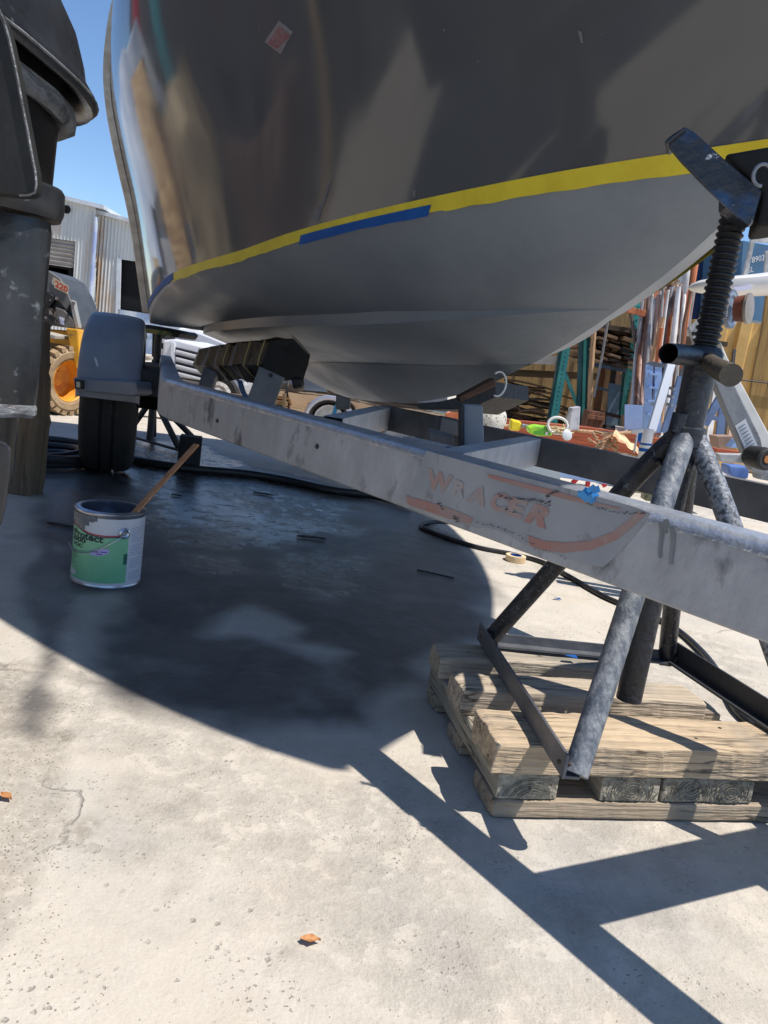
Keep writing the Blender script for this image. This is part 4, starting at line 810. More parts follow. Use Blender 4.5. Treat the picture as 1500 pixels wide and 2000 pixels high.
bld(lambda b: b.prism([W(*p_, 1.16) for p_ in ((-200, 850), (0, 862), (14, 868), (24, 874), (22, 920), (14, 985), (4, 1025), (-6, 1035), (-200, 1080))], (-.07, .1, 0)), 'gearcase', m_ob, ob, bevel=.006)
# cowling: wide skirted hood seen from below
OC = Vector((-.858, 1.17, .018))
def orow(sc2, z, n_=48, a=.287, b_=.36, dx=0):
    return [OC+Vector((dx+a*sc2*abs(cos(t))**(2/2.8)*(1 if cos(t) > 0 else -1), b_*sc2*abs(sin(t))**(2/2.8)*(1 if sin(t) > 0 else -1), z)) for t in [2*pi*k/n_ for k in range(n_+1)]]
hood = MB(); hood.grid([orow(a_, z_) for a_, z_ in ((.02, 1.185), (.3, 1.18), (.52, 1.165), (.72, 1.135), (.86, 1.095), (.945, 1.05), (.985, 1.01), (1.0, .985), (1.03, .972), (1.055, .962), (1.06, .952), (1.04, .944), (1.0, .948), (.965, .965), (.95, 1.0), (.93, 1.02), (.5, 1.03))])
hood.build('cowling', M('hood_black', (.016, .018, .022), (.032, .036, .044), sc_=5, rough=.26, bump=.2, bs=14, c3=(.16, .18, .21), sc3=40, lo3=.66, hi3=.76, r2=.4, detail=11), ob, sharp=60)
bld(lambda b: b.tube([p_+Vector((0, 0, .0)) for p_ in orow(1.062, .955)], .0022, 6), 'hood_rim', m_scf, ob)
bld(lambda b: b.tube([OC+Vector((.287*.9*.6, -.36*.86, .99)), OC+Vector((.287*.9*.6, -.36*.86, 1.0))], .01, 10), 'latch', m_obg, ob)
bld(lambda b: b.grid([orow(a_, z_) for a_, z_ in ((.90, .945), (.95, .938), (.965, .925), (.96, .912), (.93, .905), (.88, .91))]), 'mid_flange', m_scf, ob, jig=.004, js=30)
bld(lambda b: b.grid([orow(a_, z_) for a_, z_ in ((.90, 1.02), (.90, .95), (.885, .93), (.88, .90), (.875, .86), (.87, .82), (.86, .77))]), 'leg_upper', m_obg, ob)
# flat panel in front with bright worn edge
m_pan = M('flat_black_panel', (.010, .011, .011), (.022, .022, .02), sc_=9, rough=.6, bump=.2, bs=30)
edge = [(-6, 10), (8, 40), (18, 75), (28, 120), (36, 160), (44, 205), (54, 255), (62, 300), (69, 335), (71, 360), (68, 376), (58, 381), (38, 382), (15, 379), (-60, 372)]
pn = bld(lambda b: b.prism([W(*q, 1.02) for q in edge+[(-60, 0)]], (-.005, .03, 0)), 'side_panel', m_pan, ob, bevel=.003)
bld(lambda b: b.tube([W(x, y, 1.018) for x, y in edge[:13]], .0014, 6), 'panel_edge', m_scf, pn)
#@@GARAGE
# ================================================================== corrugated building
YG = 20.
gl = thing('corrugated_shed', 'pale rusty corrugated iron shed with a roller door at the left', 'building', W(140, 700, YG))
m_cor = M('corrugated_pale', hx(206, 206, 200), hx(182, 184, 182), sc_=1.2, rough=.55, metal=.1, stretch=(1, 1, .25), c3=hx(186, 152, 116), sc3=1.6, lo3=.52, hi3=.68)
m_fas = M('fascia_white', hx(205, 210, 216), hx(180, 184, 190), sc_=3, rough=.5)
def corr(b, poly, Y, pitch=.09, amp=.014, holes=()):
    # vertical corrugations filling the outline, minus rectangular openings (all in metres at depth Y)
    P = [W(x, y, Y) for x, y in poly]; P2 = [(p.x, p.z) for p in P]; x0 = min(p[0] for p in P2); x1 = max(p[0] for p in P2); n_ = int((x1-x0)/(pitch/6)); 
    def span(x):
        zs = []
        for (ax_, az), (bx, bz_) in zip(P2, P2[1:]+P2[:1]):
            if (ax_ <= x < bx) or (bx <= x < ax_): zs.append(az+(bz_-az)*(x-ax_)/(bx-ax_))
        return (min(zs), max(zs)) if len(zs) >= 2 else None
    for i in range(n_):
        xa, xb = x0+(x1-x0)*i/n_, x0+(x1-x0)*(i+1)/n_; xm_ = (xa+xb)/2; s = span(xm_)
        if not s: continue
        segs = [s]
        for hx0, hx1, hz0, hz1 in holes:
            if hx0 <= xm_ <= hx1:
                ns = []
                for a, c in segs:
                    if hz1 <= a or hz0 >= c: ns.append((a, c)); continue
                    if a < hz0: ns.append((a, hz0))
                    if c > hz1: ns.append((hz1, c))
                segs = ns
        ya = Y+amp*sin(2*pi*xa/pitch); yb = Y+amp*sin(2*pi*xb/pitch)
        for a, c in segs: b.add([(xa, ya, a), (xb, yb, a), (xb, yb, c), (xa, ya, c)], [(0, 1, 2, 3)], True)
def wr(x0, y0, x1, y1, Y): a = W(x0, y0, Y); b_ = W(x1, y1, Y); return min(a.x, b_.x), max(a.x, b_.x), min(a.z, b_.z), max(a.z, b_.z)
h1 = wr(60, 459, 142, 560, YG)
wall = MB(); corr(wall, [(40, 372), (116, 386), (187, 407), (187, 760), (40, 760)], YG, holes=[h1, ]); wall.build('wall', m_cor, gl, fix=False)
m_dark = M('dark_interior', (.004, .004, .005), rough=1)
bx = MB(); bx.box(((h1[0]+h1[1])/2, YG+1.0, h1[3]/2), ((h1[1]-h1[0])/2+.3, 0, 0), (0, .9, 0), (0, 0, h1[3]/2+.1)); bx.build('interior', m_dark, gl)
rd1 = MB(); z1_ = h1[3]; zz = W(120, 520, YG).z
rows = [[Vector((h1[0]-.1, YG+.03+.012*sin(z*60), z)), Vector((h1[1]+.02, YG+.03+.012*sin(z*60), z))] for z in [zz+(z1_+.05-zz)*k/90 for k in range(91)]]
rd1.grid(rows); rd1.build('roller_door', M('roller_shutter', hx(140, 134, 126), hx(120, 114, 108), sc_=3, rough=.6), gl)
MB().prism([W(*q, YG+.1) for q in ((40, 512), (133, 527), (131, 700), (40, 700))], (0, .05, 0)).build('inner_panel', M('panel_white', hx(190, 192, 196), rough=.6), gl)
pvc = W(130, 409, YG-.03); bld(lambda b: b.lathe(pvc, (0, 1, 0), [(0, .10), (.01, .10), (.01, .002)], seg=24), 'vent_hole', m_dark, gl)
def eave(b, p, q, Y, over=.13, th=.09):
    a, c = W(*p, Y), W(*q, Y); b.prism([a+Vector((0, -over, 0)), c+Vector((0, -over, 0)), c+Vector((0, 4, -.1)), a+Vector((0, 4, -.1))], (0, 0, th))
bld(lambda b: eave(b, (30, 368), (206, 410), YG), 'roof', m_fas, gl)
gr_ = thing('corrugated_shed', 'pale corrugated iron shed with a wide dark doorway right behind the stern corner', 'building', W(300, 700, YG+.2))
YH = YG+.25; h2 = (W(236, 506, YH).x, W(520, 506, YH).x, W(240, 606, YH).z, W(240, 507, YH).z)
wall = MB(); corr(wall, [(188, 419), (250, 433), (330, 455), (520, 500), (520, 760), (188, 740)], YH, holes=[h2, (h2[0], h2[1], 0, h2[2])]); wall.build('wall', m_cor, gr_, fix=False)
bx = MB(); bx.box(((h2[0]+h2[1])/2, YH+1.5, h2[3]/2), ((h2[1]-h2[0])/2+.3, 0, 0), (0, 1.4, 0), (0, 0, h2[3]/2+.05)); bx.build('interior', m_dark, gr_)
bld(lambda b: eave(b, (186, 417), (520, 506), YH, .15), 'roof', m_fas, gr_)
MB().prism([W(*q, YH-.05) for q in ((228, 503), (236, 505), (230, 760), (222, 760))], (0, .05, 0)).build('door_jamb', m_fas, gr_)
MB().prism([W(*q, YH-.05) for q in ((231, 604), (420, 632), (420, 800), (229, 800))], (0, .06, 0)).build('low_door', M('blue_grey_door', hx(130, 150, 180), hx(200, 205, 208), sc_=1.3, rough=.5, lo=.45, hi=.6), gr_)
bld(lambda b: b.tube([W(188, 424, YG-.06), W(183, 500, YG-.06), W(173, 629, YG-.06), W(168, 700, YG-.06)], .05, 10), 'downpipe', M('pipe_blue_white', hx(150, 165, 200), hx(200, 205, 215), sc_=2, rough=.5), gr_)
#@@LOADER
# ================================================================== skid steer loader
ld = thing('skid_steer_loader', 'yellow skid steer loader with dusty tyres in front of the corrugated sheds', 'loader', (-2.3, 5.1, 0))
YL = 4.95; m_yel = M('loader_yellow', hx(225, 165, 40), hx(196, 138, 40), sc_=6, rough=.5, bump=.1, bs=30, c3=hx(150, 110, 60), sc3=12, lo3=.6, hi3=.7)
m_dust = M('dusty_tyre', hx(168, 144, 112), hx(132, 110, 84), sc_=9, rough=.9, bump=.4, bs=50)
m_dkg = M('loader_dark_grey', (.05, .055, .06), (.08, .085, .09), sc_=8, rough=.5)
tcn = Vector((G(103, 808).x, 5.02, .225)); ax2 = Vector((.92, -.39, 0))
lw = bld(lambda b: b.lathe(tcn, ax2, [(.10, .138), (.105, .134), (.10, .128), (.05, .120), (-.01, .105), (-.03, .05), (-.01, .045), (-.01, .002)], seg=36, cap=False), 'wheel', M('wheel_yellow', hx(226, 160, 50), hx(196, 126, 40), sc_=14, rough=.5), ld)
def lug(b):
    tyre_pr = [(-.12, .14), (-.13, .18), (-.11, .204), (.10, .204), (.118, .185), (.115, .15), (.10, .135), (.08, .13)]
    b.lathe(tcn, ax2, tyre_pr, seg=48, cap=False)
    a_, u_, d_ = frame(ax2)
    for k in range(22):
        for sd2 in (-1, 1):
            an = 2*pi*(k+(.5 if sd2 > 0 else 0))/22; rdl = a_*cos(an)+u_*sin(an); tg = d_.cross(rdl)
            b.box(tcn+rdl*.208+d_*.058*sd2+tg*.006*sd2, rdl*.014, d_*.058+tg*.014*sd2, tg*.017)
bld(lug, 'tyre', m_dust, lw)
w2 = bld(lambda b: b.lathe(tcn+Vector((-.35, .45, 0)), ax2, [(-.10, .15), (-.105, .19), (-.09, .218), (.09, .218), (.105, .19), (.09, .155), (.05, .1), (.05, .01)], seg=32, cap=False), 'wheel', m_dust, ld)
def LP(pts, Y, th, nm, m_, par=ld, **k): return pxprism(pts, Y, th, nm, m_, par, **k)
LP([(60, 640), (128, 645), (150, 640), (156, 650), (146, 740), (150, 800), (60, 800)], 5.25, .5, 'chassis', m_yel, bevel=.01)
LP([(60, 643), (108, 655), (107, 662), (60, 652)], 4.85, .25, 'step', M('step_grey', hx(170, 165, 155), rough=.6), bevel=.004)
LP([(128, 640), (152, 643), (156, 700), (148, 720), (132, 660)], 4.98, .2, 'fender_panel', m_yel, bevel=.008)
body = LP([(60, 530), (95, 528), (118, 542), (134, 570), (145, 600), (153, 636), (150, 645), (128, 640), (60, 630)], 5.15, .4, 'cab_side', m_dkg, bevel=.012)
LP([(80, 532), (96, 530), (116, 543), (130, 566), (138, 590), (130, 606), (112, 585), (98, 572), (80, 572)], 5.12, .02, 'lift_arm', M('arm_grey', hx(112, 112, 110), hx(92, 92, 92), sc_=6, rough=.5), bevel=.004)
LP([(136, 585), (143, 588), (154, 640), (148, 644), (141, 615)], 5.10, .05, 'lift_arm', M('arm_grey2', hx(150, 150, 148), rough=.5), bevel=.003)
LP([(80, 573), (96, 572), (104, 578), (103, 590), (96, 600), (82, 602)], 5.10, .05, 'recess', m_black, bevel=.004)
LP([(108, 600), (125, 606), (143, 625), (146, 640), (128, 640), (106, 630)], 5.10, .04, 'side_cover', M('cover_grey', hx(105, 102, 98), rough=.5), bevel=.004)
bld(lambda b: [b.tube([W(x, y, 5.08), W(x, y, 5.13)], r, 10) for x, y, r in ((111, 583, .012), (102, 612, .020), (90, 622, .014), (144, 592, .010), (98, 606, .01))], 'hydraulic_fittings', M('fittings', (.18, .12, .11), (.3, .28, .25), sc_=40, rough=.4, metal=.5), ld)
bld(lambda b: [b.tube(curve([W(x0_, y0_, 5.07), W((x0_+x1_)/2+6, (y0_+y1_)/2-5, 5.05), W(x1_, y1_, 5.08)], 4), .006, 8) for x0_, y0_, x1_, y1_ in ((80, 605, 105, 612), (85, 615, 112, 630), (82, 596, 100, 588), (84, 625, 100, 637))], 'hydraulic_hose', m_black, ld)
lb = LP([(103, 541), (134, 559), (131, 574), (106, 562)], 5.112, .004, 'model_plate', M('plate_cream', hx(205, 190, 160), hx(190, 170, 140), sc_=30, rough=.5))
bld(lambda b: textquad(b, '220', [W(*q, 5.108) for q in ((108, 560), (132, 572), (133, 561), (107, 547))], off=.03), 'model_number', M('plate_red', hx(190, 60, 50), rough=.5), lb)
bld(lambda b: textquad(b, 'L', [W(*q, 5.108) for q in ((101, 554), (106, 557), (106, 548), (102, 545))], off=.03), 'model_number', M('plate_red2', hx(200, 200, 200), rough=.5), lb)
LP([(115, 618), (126, 621), (125, 635), (118, 632)], 5.095, .003, 'warning_decal', M('decal_white', hx(220, 220, 230), hx(150, 160, 200), sc_=60, rough=.5))
#@@MIDLEFT
# ================================================================== truck, generator box, car behind the hull
YB = 7.5; m_vw = M('vehicle_white', (.70, .72, .76), (.62, .64, .68), sc_=4, rough=.35)
gb = thing('louvred_trailer', 'white louvred enclosure on wheels parked behind the stern', 'trailer', G(420, 815, 0))
LPp = lambda pts, Y, th, nm, m_, par, **k: pxprism(pts, Y, th, nm, m_, par, **k)
LPp([(318, 664), (342, 662), (440, 688), (600, 728), (600, 795), (440, 752), (318, 733)], YB, 1.2, 'body', m_vw, gb, bevel=.02)
for k in range(4):
    y = 678+k*14.2; LPp([(343, y), (425, y+20), (425, y+26), (343, y+5)], YB-.012, .01, 'louvre_gap', m_black, gb)
    LPp([(343, y+5), (425, y+26), (425, y+31), (343, y+9)], YB-.035, .035, 'louvre', m_vw, gb, bevel=.003)
LPp([(334, 668), (341, 669), (340, 738), (331, 736)], YB-.03, .03, 'corner_post', m_vw, gb, bevel=.003)
LPp([(330, 736), (560, 775), (560, 782), (330, 744)], YB-.02, .4, 'skirt', M('skirt_grey', hx(150, 140, 132), rough=.6), gb)
wv = W(425, 772, 7.3)
gw = bld(lambda b: b.lathe(wv, (0, -1, 0), [(-.1, .13), (0, .13), (.01, .10), (.0, .09), (.02, .02), (.02, .002)], seg=28, cap=False), 'wheel', M('wheel_white', (.6, .58, .55), (.3, .25, .2), sc_=30, rough=.5), gb)
bld(lambda b: b.lathe(wv+Vector((0, .02, 0)), (0, -1, 0), [(-.12, .14), (-.12, .18), (.02, .18), (.02, .13)], seg=28, cap=False), 'tyre', m_tyre, gw)
cn = thing('white_boat_cover', 'white covered hull showing above the louvred enclosure', 'boat', W(380, 700, 9))
LPp([(342, 640), (380, 640), (450, 668), (600, 700), (600, 730), (440, 690), (345, 664)], 9., 1.5, 'cover', M('cover_white', (.75, .76, .78), (.65, .67, .7), sc_=2, rough=.6), cn, bevel=.05)
# dark opening and pale wall panels between
pl = thing('outboard_motor', 'small white outboard motor beyond the trailer fender', 'outboard motor', W(285, 760, 6.5))
LPp([(262, 706), (290, 708), (318, 716), (320, 760), (290, 770), (268, 765)], 6.6, .3, 'cowling', m_vw, pl, bevel=.05)
LPp([(262, 692), (292, 696), (294, 701), (285, 704), (270, 702)], 6.5, .1, 'tiller', M('tiller_pale', hx(200, 190, 170), hx(90, 80, 75), sc_=12, rough=.5), pl, bevel=.01)
LPp([(270, 765), (290, 768), (288, 800), (276, 800)], 6.65, .1, 'leg', m_vw, pl)
cab = thing('metal_cabinet', 'dark open cabinet with white items behind the stern stand post', 'cabinet', W(310, 780, 8.6))
LPp([(298, 640), (322, 645), (318, 780), (294, 776)], 8.6, .4, 'cabinet', m_dark, cab)
for k, (y, h) in enumerate(((660, 10), (680, 14), (700, 12))): LPp([(306, y), (319, y+2), (318, y+h), (305, y+h-2)], 8.5, .08, 'shelf_item', M('item_pale', hx(180, 180, 185), hx(90, 90, 95), sc_=25, rough=.5), cab)
crt = thing('wooden_crate', 'low brown wooden crate on the ground under the wrapped bunk', 'crate', G(470, 815))
for k in range(3): LPp([(428, 765+k*11), (560, 785+k*11), (560, 793+k*11), (428, 773+k*11)], 6.9, .05, 'crate_board', wood('crate_wood', hx(150, 122, 88), hx(120, 96, 70), 0, .3), crt)
for x in (440, 500, 552): LPp([(x, 768), (x+6, 769), (x+5, 812), (x-1, 811)], 6.85, .05, 'crate_post', wood('crate_wood2', hx(120, 100, 75), hx(96, 80, 60), 2, .3), crt)
LPw = thing('white_drum', 'white plastic tub seen between the wrapped bunk and its bracket', 'tub', G(468, 850))
LPp([(470, 748), (500, 738), (515, 742), (512, 772), (470, 768)], 6., .3, 'body', m_vw, LPw, bevel=.03)
# parked car
car = thing('parked_car', 'shiny bronze car parked behind the keel of the boat', 'car', G(640, 830))
m_car = M('bronze_car_paint', hx(176, 156, 136), hx(140, 124, 112), sc_=2, rough=.05, metal=.9)
YC = 7.; LPp([(540, 800), (548, 760), (556, 722), (600, 726), (650, 745), (700, 768), (780, 775), (860, 790), (870, 840), (540, 830)], YC, .2, 'door_skin', m_car, car, bevel=.06)
def cbody(b):
    rows = []
    for i in range(15):
        x = 538+24*i; r = []
        for k in range(9):
            t = k/8; y = 715+(x-538)*.165+t*95; dp = .12*(t-.45)**2*4+.03*sin(i*.9)*(1-t); r.append(W(x, y, YC-.06+dp))
        rows.append(r)
    b.grid(rows)
bld(cbody, 'side_panel', m_car, car)
wcr = W(642, 822, 6.8)
cw = bld(lambda b: b.lathe(wcr, (-.1, -1, 0), [(-.1, .14), (0, .14), (.0, .12), (-.02, .115), (-.02, .03), (.01, .03), (.01, .002)], seg=30, cap=False), 'wheel', m_galvL, car)
bld(lambda b: b.lathe(wcr+Vector((0, .01, 0)), (-.1, -1, 0), [(-.12, .17), (-.12, .215), (.0, .215), (.012, .19), (.0, .16)], seg=30, cap=False), 'tyre', m_tyre, cw)
bld(lambda b: b.tube([wcr+Vector((cos(a)*.24, -.03, sin(a)*.24)) if 0 else wcr+Vector((cos(a)*.205, -.03, sin(a)*.205)) for a in [pi*k/14-.1 for k in range(16)]], .022, 8), 'wheel_arch', M('arch_silver', hx(170, 172, 185), rough=.3, metal=.5), car)
bld(lambda b: b.tube([W(563, 730, 6.9), W(557, 790, 6.9)], .008, 6), 'door_seam', m_black, car)
#@@YARD
# ================================================================== yard clutter, right
# fences and containers
YF = 8.8
fn = thing('corrugated_fence', 'orange yellow corrugated metal fence lit by the sun at the right', 'fence', G(1400, 830))
def cf(b): 
    P = [(1290, 600), (1560, 640), (1560, 900), (1290, 860)]
    A = W(1288, 620, YF); Bq = W(1620, 640, YF); n_ = 160; rows = []
    for i in range(n_+1):
        t = i/n_; x = A.x+(Bq.x-A.x)*t; ph = (x/.26) % 1; tr_ = max(0, min(1, (abs(ph-.5)-.18)/.08)); y = YF-.05*tr_; rows.append([Vector((x, y, 0)), Vector((x, y, A.z+(Bq.z-A.z)*t))])
    b.grid(rows, smooth=False)
bld(cf, 'panel', M('fence_yellow', hx(212, 172, 100), hx(188, 148, 84), sc_=3, rough=.6, c3=hx(150, 116, 74), sc3=2, lo3=.6, hi3=.7), fn)
bf_ = thing('board_fence', 'shaded brown board fence behind the lumber rack', 'fence', G(1130, 830))
bb = MB(); A = W(900, 720, 9.6); Bq = W(1330, 640, 9.6); xx = A.x; i = 0
while xx < Bq.x: ww = .17; bb.box((xx+ww/2, 9.6+.014*(i % 2), 1.1), (ww/2+.004, 0, 0), (0, .006, 0), (0, 0, 1.1+.03*sin(i*2.3))); xx += ww; i += 1
bb.build('boards', wood('fence_wood', hx(150, 122, 76), hx(120, 98, 62), 2, .3), bf_)
pw = thing('plywood_sheet', 'weathered yellow brown plywood sheet leaning at the far right edge', 'plywood', G(1480, 900))
LPp([(1500, 560), (1620, 580), (1620, 920), (1452, 880), (1470, 740), (1490, 640)], 5.6, .03, 'sheet', wood('ply', hx(168, 134, 76), hx(132, 104, 60), 2, .25), pw)
bld(lambda b: b.tube([W(1448, 742, 5.58), W(1500, 748, 5.58), W(1560, 760, 5.58)], .006, 6), 'wire', m_black, pw)
ctn = thing('shipping_container', 'dark navy blue shipping container behind the leaning poles', 'container', G(1300, 830))
YN = 13.
def cn_(b):
    A = W(1130, 600, YN); Bq = W(1440, 440, YN); n_ = 120; rows = []
    for i in range(n_+1):
        t = i/n_; x = A.x+(Bq.x-A.x)*t; ph = (x/.3) % 1; tr_ = max(0, min(1, (abs(ph-.5)-.15)/.1)); rows.append([Vector((x, YN-.04*tr_, .1)), Vector((x, YN-.04*tr_, 3.75))])
    b.grid(rows, smooth=False)
bld(cn_, 'wall', M('navy_container', (.006, .018, .075), (.01, .03, .10), sc_=3, rough=.5), ctn)
LPp([(1388, 470), (1416, 450), (1420, 470), (1402, 545), (1376, 545)], YN-.12, .08, 'door_post', M('pale_blue_post', hx(150, 172, 205), rough=.5), ctn)
bld(lambda b: [b.tube([W(x, y, YN-.16), W(x, y, YN-.1)], .03, 8) for x, y in ((1394, 483), (1400, 502), (1386, 525))], 'bolt_hole', m_black, ctn)
LPp([(1180, 580), (1206, 545), (1210, 580)], YN-.2, .1, 'bright_panel', M('bright_blue', hx(60, 120, 205), rough=.4), ctn)
ct2 = thing('shipping_container', 'pale blue shipping container with white numbers at the right edge', 'container', G(1500, 830))
LPp([(1452, 470), (1560, 490), (1560, 640), (1440, 620)], 11.5, 2, 'wall', M('light_blue_container', hx(84, 122, 152), hx(70, 104, 134), sc_=2, rough=.5), ct2)
bld(lambda b: (textquad(b, '78902', [W(*q, 11.46) for q in ((1462, 515), (1494, 508), (1493, 497), (1463, 503))], off=.01), textquad(b, 'GL', [W(*q, 11.46) for q in ((1458, 534), (1472, 531), (1472, 520), (1459, 523))], off=.01)), 'number', m_white, ct2)
shp = thing('metal_post_frame', 'white steel post frame with grey lintel in front of the blue container', 'frame', W(1475, 620, 10.5))
bld(lambda b: (b.bar(W(1474, 448, 10.5), W(1446, 580, 10.5), .05, .05), b.bar(W(1470, 462, 10.6), W(1560, 470, 10.6), .05, .12), b.bar(W(1498, 490, 10.5), W(1494, 560, 10.5), .04, .04)), 'frame', M('frame_pale', hx(210, 208, 200), hx(150, 150, 150), sc_=5, rough=.5), shp)
# dinghy
dg_ = thing('dinghy', 'white upturned dinghy hull resting above the trailer winch at the right edge', 'boat', W(1430, 580, 4.2))
def dinghy(b):
    rows = []
    prof_ = [(1343, 562, 563), (1350, 553, 568), (1365, 546, 572), (1390, 541, 576), (1420, 538, 579), (1460, 534, 580), (1500, 529, 578), (1560, 522, 574)]
    for x, yt, yb in prof_:
        c = W(x, (yt+yb)/2, 4.2); h = (W(x, yt, 4.2)-W(x, yb, 4.2)).length/2; wd_ = h*2.5
        rows.append([c+Vector((0, -cos(a)*wd_*.8, sin(a)*h if sin(a) < 0 else sin(a)**.5*h*.9)) for a in [-pi/2+pi*k/10 for k in range(11)]]+[c+Vector((0, wd_*.8*.6, h*.5)), c+Vector((0, wd_*.5, -h*.5))])
        rows[-1].append(rows[-1][0])
    b.grid(rows)
bld(dinghy, 'hull', M('dinghy_white', (.66, .64, .6), (.74, .73, .72), sc_=3, rough=.35), dg_)
bld(lambda b: b.prism([W(*q, 4.08) for q in ((1432, 561), (1464, 556), (1470, 564), (1434, 570))], (0, .01, 0)), 'pale_patch', M('patch_lilac', hx(215, 215, 235), rough=.4), dg_)
# winch post of the next trailer
wn_ = thing('winch_post', 'galvanised winch post with rubber roller and geared drum behind the screw of the near stand', 'winch', G(1470, 960))
YW = 2.35
LPp([(1345, 640), (1372, 618), (1392, 628), (1398, 668), (1382, 706), (1362, 700), (1353, 662)], YW, .02, 'winch_plate', m_galvL, wn_, bevel=.003)
bld(lambda b: [b.tube([W(x, y, YW-.004), W(x, y, YW)], r, 10) for x, y, r in ((1355, 652, .006), (1362, 638, .004), (1360, 690, .004), (1363, 700, .006))], 'bolt_hole', m_black, wn_)
gc = W(1424, 604, YW+.02); gax = Vector((.75, -.62, .1)).normalized()
def gear(b):
    b.lathe(gc, gax, [(0, .002), (0, .052), (.010, .052), (.010, .040), (.005, .036), (.005, .002)], seg=48, cap=False); a_, u_, d_ = frame(gax)
    for k in range(48): r_ = a_*cos(2*pi*k/48)+u_*sin(2*pi*k/48); b.box(gc+r_*.053+d_*.005, r_*.003, d_*.006, d_.cross(r_)*.0017)
bld(gear, 'gear', M('gear_steel', hx(160, 165, 175), rough=.4, metal=.5), wn_)
bld(lambda b: b.lathe(gc+gax*.02, gax, [(0, .036), (.03, .040)], seg=32), 'drum', M('drum_rust', hx(120, 66, 50), hx(90, 50, 40), sc_=20, rough=.7), wn_)
bld(lambda b: b.lathe(gc+gax*.05, gax, [(0, .02), (0, .044), (.008, .044), (.008, .035), (.011, .028), (.011, .002)], seg=40, cap=False), 'drum_flange', M('flange_pale', hx(140, 132, 124), rough=.5, metal=.3), wn_)
post_ = LPp([(1395, 745), (1420, 720), (1486, 855), (1500, 925), (1490, 930), (1467, 918)], YW, .04, 'post', m_galv, wn_, bevel=.004)
LPp([(1408, 668), (1422, 700), (1520, 880), (1530, 900), (1500, 905), (1470, 840), (1412, 722)], YW+.05, .03, 'post_flange', m_white, wn_, bevel=.003)
sk2 = LPp([(1436, 832), (1456, 818), (1482, 876), (1478, 888), (1460, 888)], YW-.003, .002, 'instruction_label', M('label_pale', hx(200, 205, 212), rough=.5), wn_)
bld(lambda b: [b.prism([W(x, y, YW-.005) for x, y in ((1441+k*3.2, 836+k*6.2), (1455+k*3.0, 828+k*6.2), (1455.6+k*3.0, 829.4+k*6.2), (1441.6+k*3.2, 837.4+k*6.2))], (0, .001, 0)) for k in range(8)], 'print_line', M('print_grey', hx(95, 100, 120), rough=.5), sk2)
LPp([(1402, 886), (1482, 888), (1480, 908), (1408, 902)], YW-.03, .03, 'roller_arm', m_galvL, wn_, bevel=.003)
rc_ = W(1492, 896, YW-.08); ra = Vector((.25, -.95, .0)).normalized()
rl = bld(lambda b: b.lathe(rc_, ra, [(-.06, .03), (-.05, .032), (0, .034), (.012, .033), (.016, .026), (.012, .012)], seg=32, cap=False), 'roller', m_black, wn_)
bld(lambda b: b.lathe(rc_+ra*.012, ra, [(0, .011), (.004, .011), (.004, .003)], seg=16), 'roller_hub', M('rust_hub', hx(165, 110, 60), rough=.6), rl)
LPp([(1470, 905), (1530, 910), (1530, 945), (1478, 935)], YW+.02, .03, 'base_plate', m_galv, wn_, bevel=.003)
ords = ['leftmost', 'second', 'third', 'fourth', 'fifth', 'sixth', 'seventh', 'eighth', 'ninth', 'tenth', 'eleventh', 'twelfth', 'thirteenth', 'fourteenth', 'fifteenth', 'sixteenth', 'seventeenth', 'eighteenth', 'nineteenth', 'twentieth', 'twenty-first', 'twenty-second', 'twenty-third', 'twenty-fourth', 'twenty-fifth', 'twenty-sixth', 'twenty-seventh', 'twenty-eighth', 'twenty-ninth', 'rightmost']
# lumber rack
YR = 7.2
rk = thing('lumber_rack', 'teal pallet rack frame holding stacked boards behind the bow', 'rack', G(1170, 838))
m_teal = M('teal_paint', hx(80, 178, 168), hx(60, 150, 145), sc_=6, rough=.5); m_teald = M('dark_and_shaded_teal', hx(28, 92, 96), hx(20, 66, 74), sc_=6, rough=.5)
def upright(p, q, w_, Y, m_, nm='upright', dots=True):
    o = bld(lambda b: b.bar(W(*p, Y), W(*q, Y), w_, .06, (0, 1, 0)), nm, m_, rk)
    if dots:
        bld(lambda b: [b.tube([W(p[0]+(q[0]-p[0])*t, p[1]+(q[1]-p[1])*t, Y-.034), W(p[0]+(q[0]-p[0])*t, p[1]+(q[1]-p[1])*t, Y-.028)], .006, 8) for t in [k/22 for k in range(1, 22)]], 'bolt_hole', m_black, o)
upright((1110, 655), (1078, 842), .062, YR, m_teal); upright((1100, 660), (1070, 842), .04, YR+.05, m_teald, dots=False)  # darker bar puts the upright's shaded side into colour
upright((1249, 575), (1216, 850), .07, YR, m_teal); upright((1236, 640), (1206, 850), .06, YR+.12, m_teald, dots=False)
for x0_, x1_ in ((1134, 1128), (1142, 1137), (1149, 1146)): upright((x0_, 655), (x1_, 842), .028, YR-.05, m_teald if x0_ != 1142 else m_teal, dots=False)
bld(lambda b: b.bar(W(1103, 728, YR), W(1128, 792, YR), .03, .02, (0, 1, 0)) or b.bar(W(1108, 700, YR-.03), W(1132, 706, YR-.03), .04, .04, (0, 1, 0)), 'brace', m_teal, rk)
bld(lambda b: b.bar(W(960, 700, YR+.1), W(1100, 704, YR+.1), .08, .03, (0, 1, 0)), 'shelf_beam', M('beam_pale', hx(196, 190, 180), hx(170, 160, 150), sc_=6, rough=.6), rk)
bld(lambda b: b.bar(W(960, 726, YR+.9), W(1300, 742, YR+.9), .07, .05, (0, 1, 0)), 'shelf_beam', wood('beam_brown', hx(130, 112, 88), hx(100, 86, 68), 0, .3), rk)
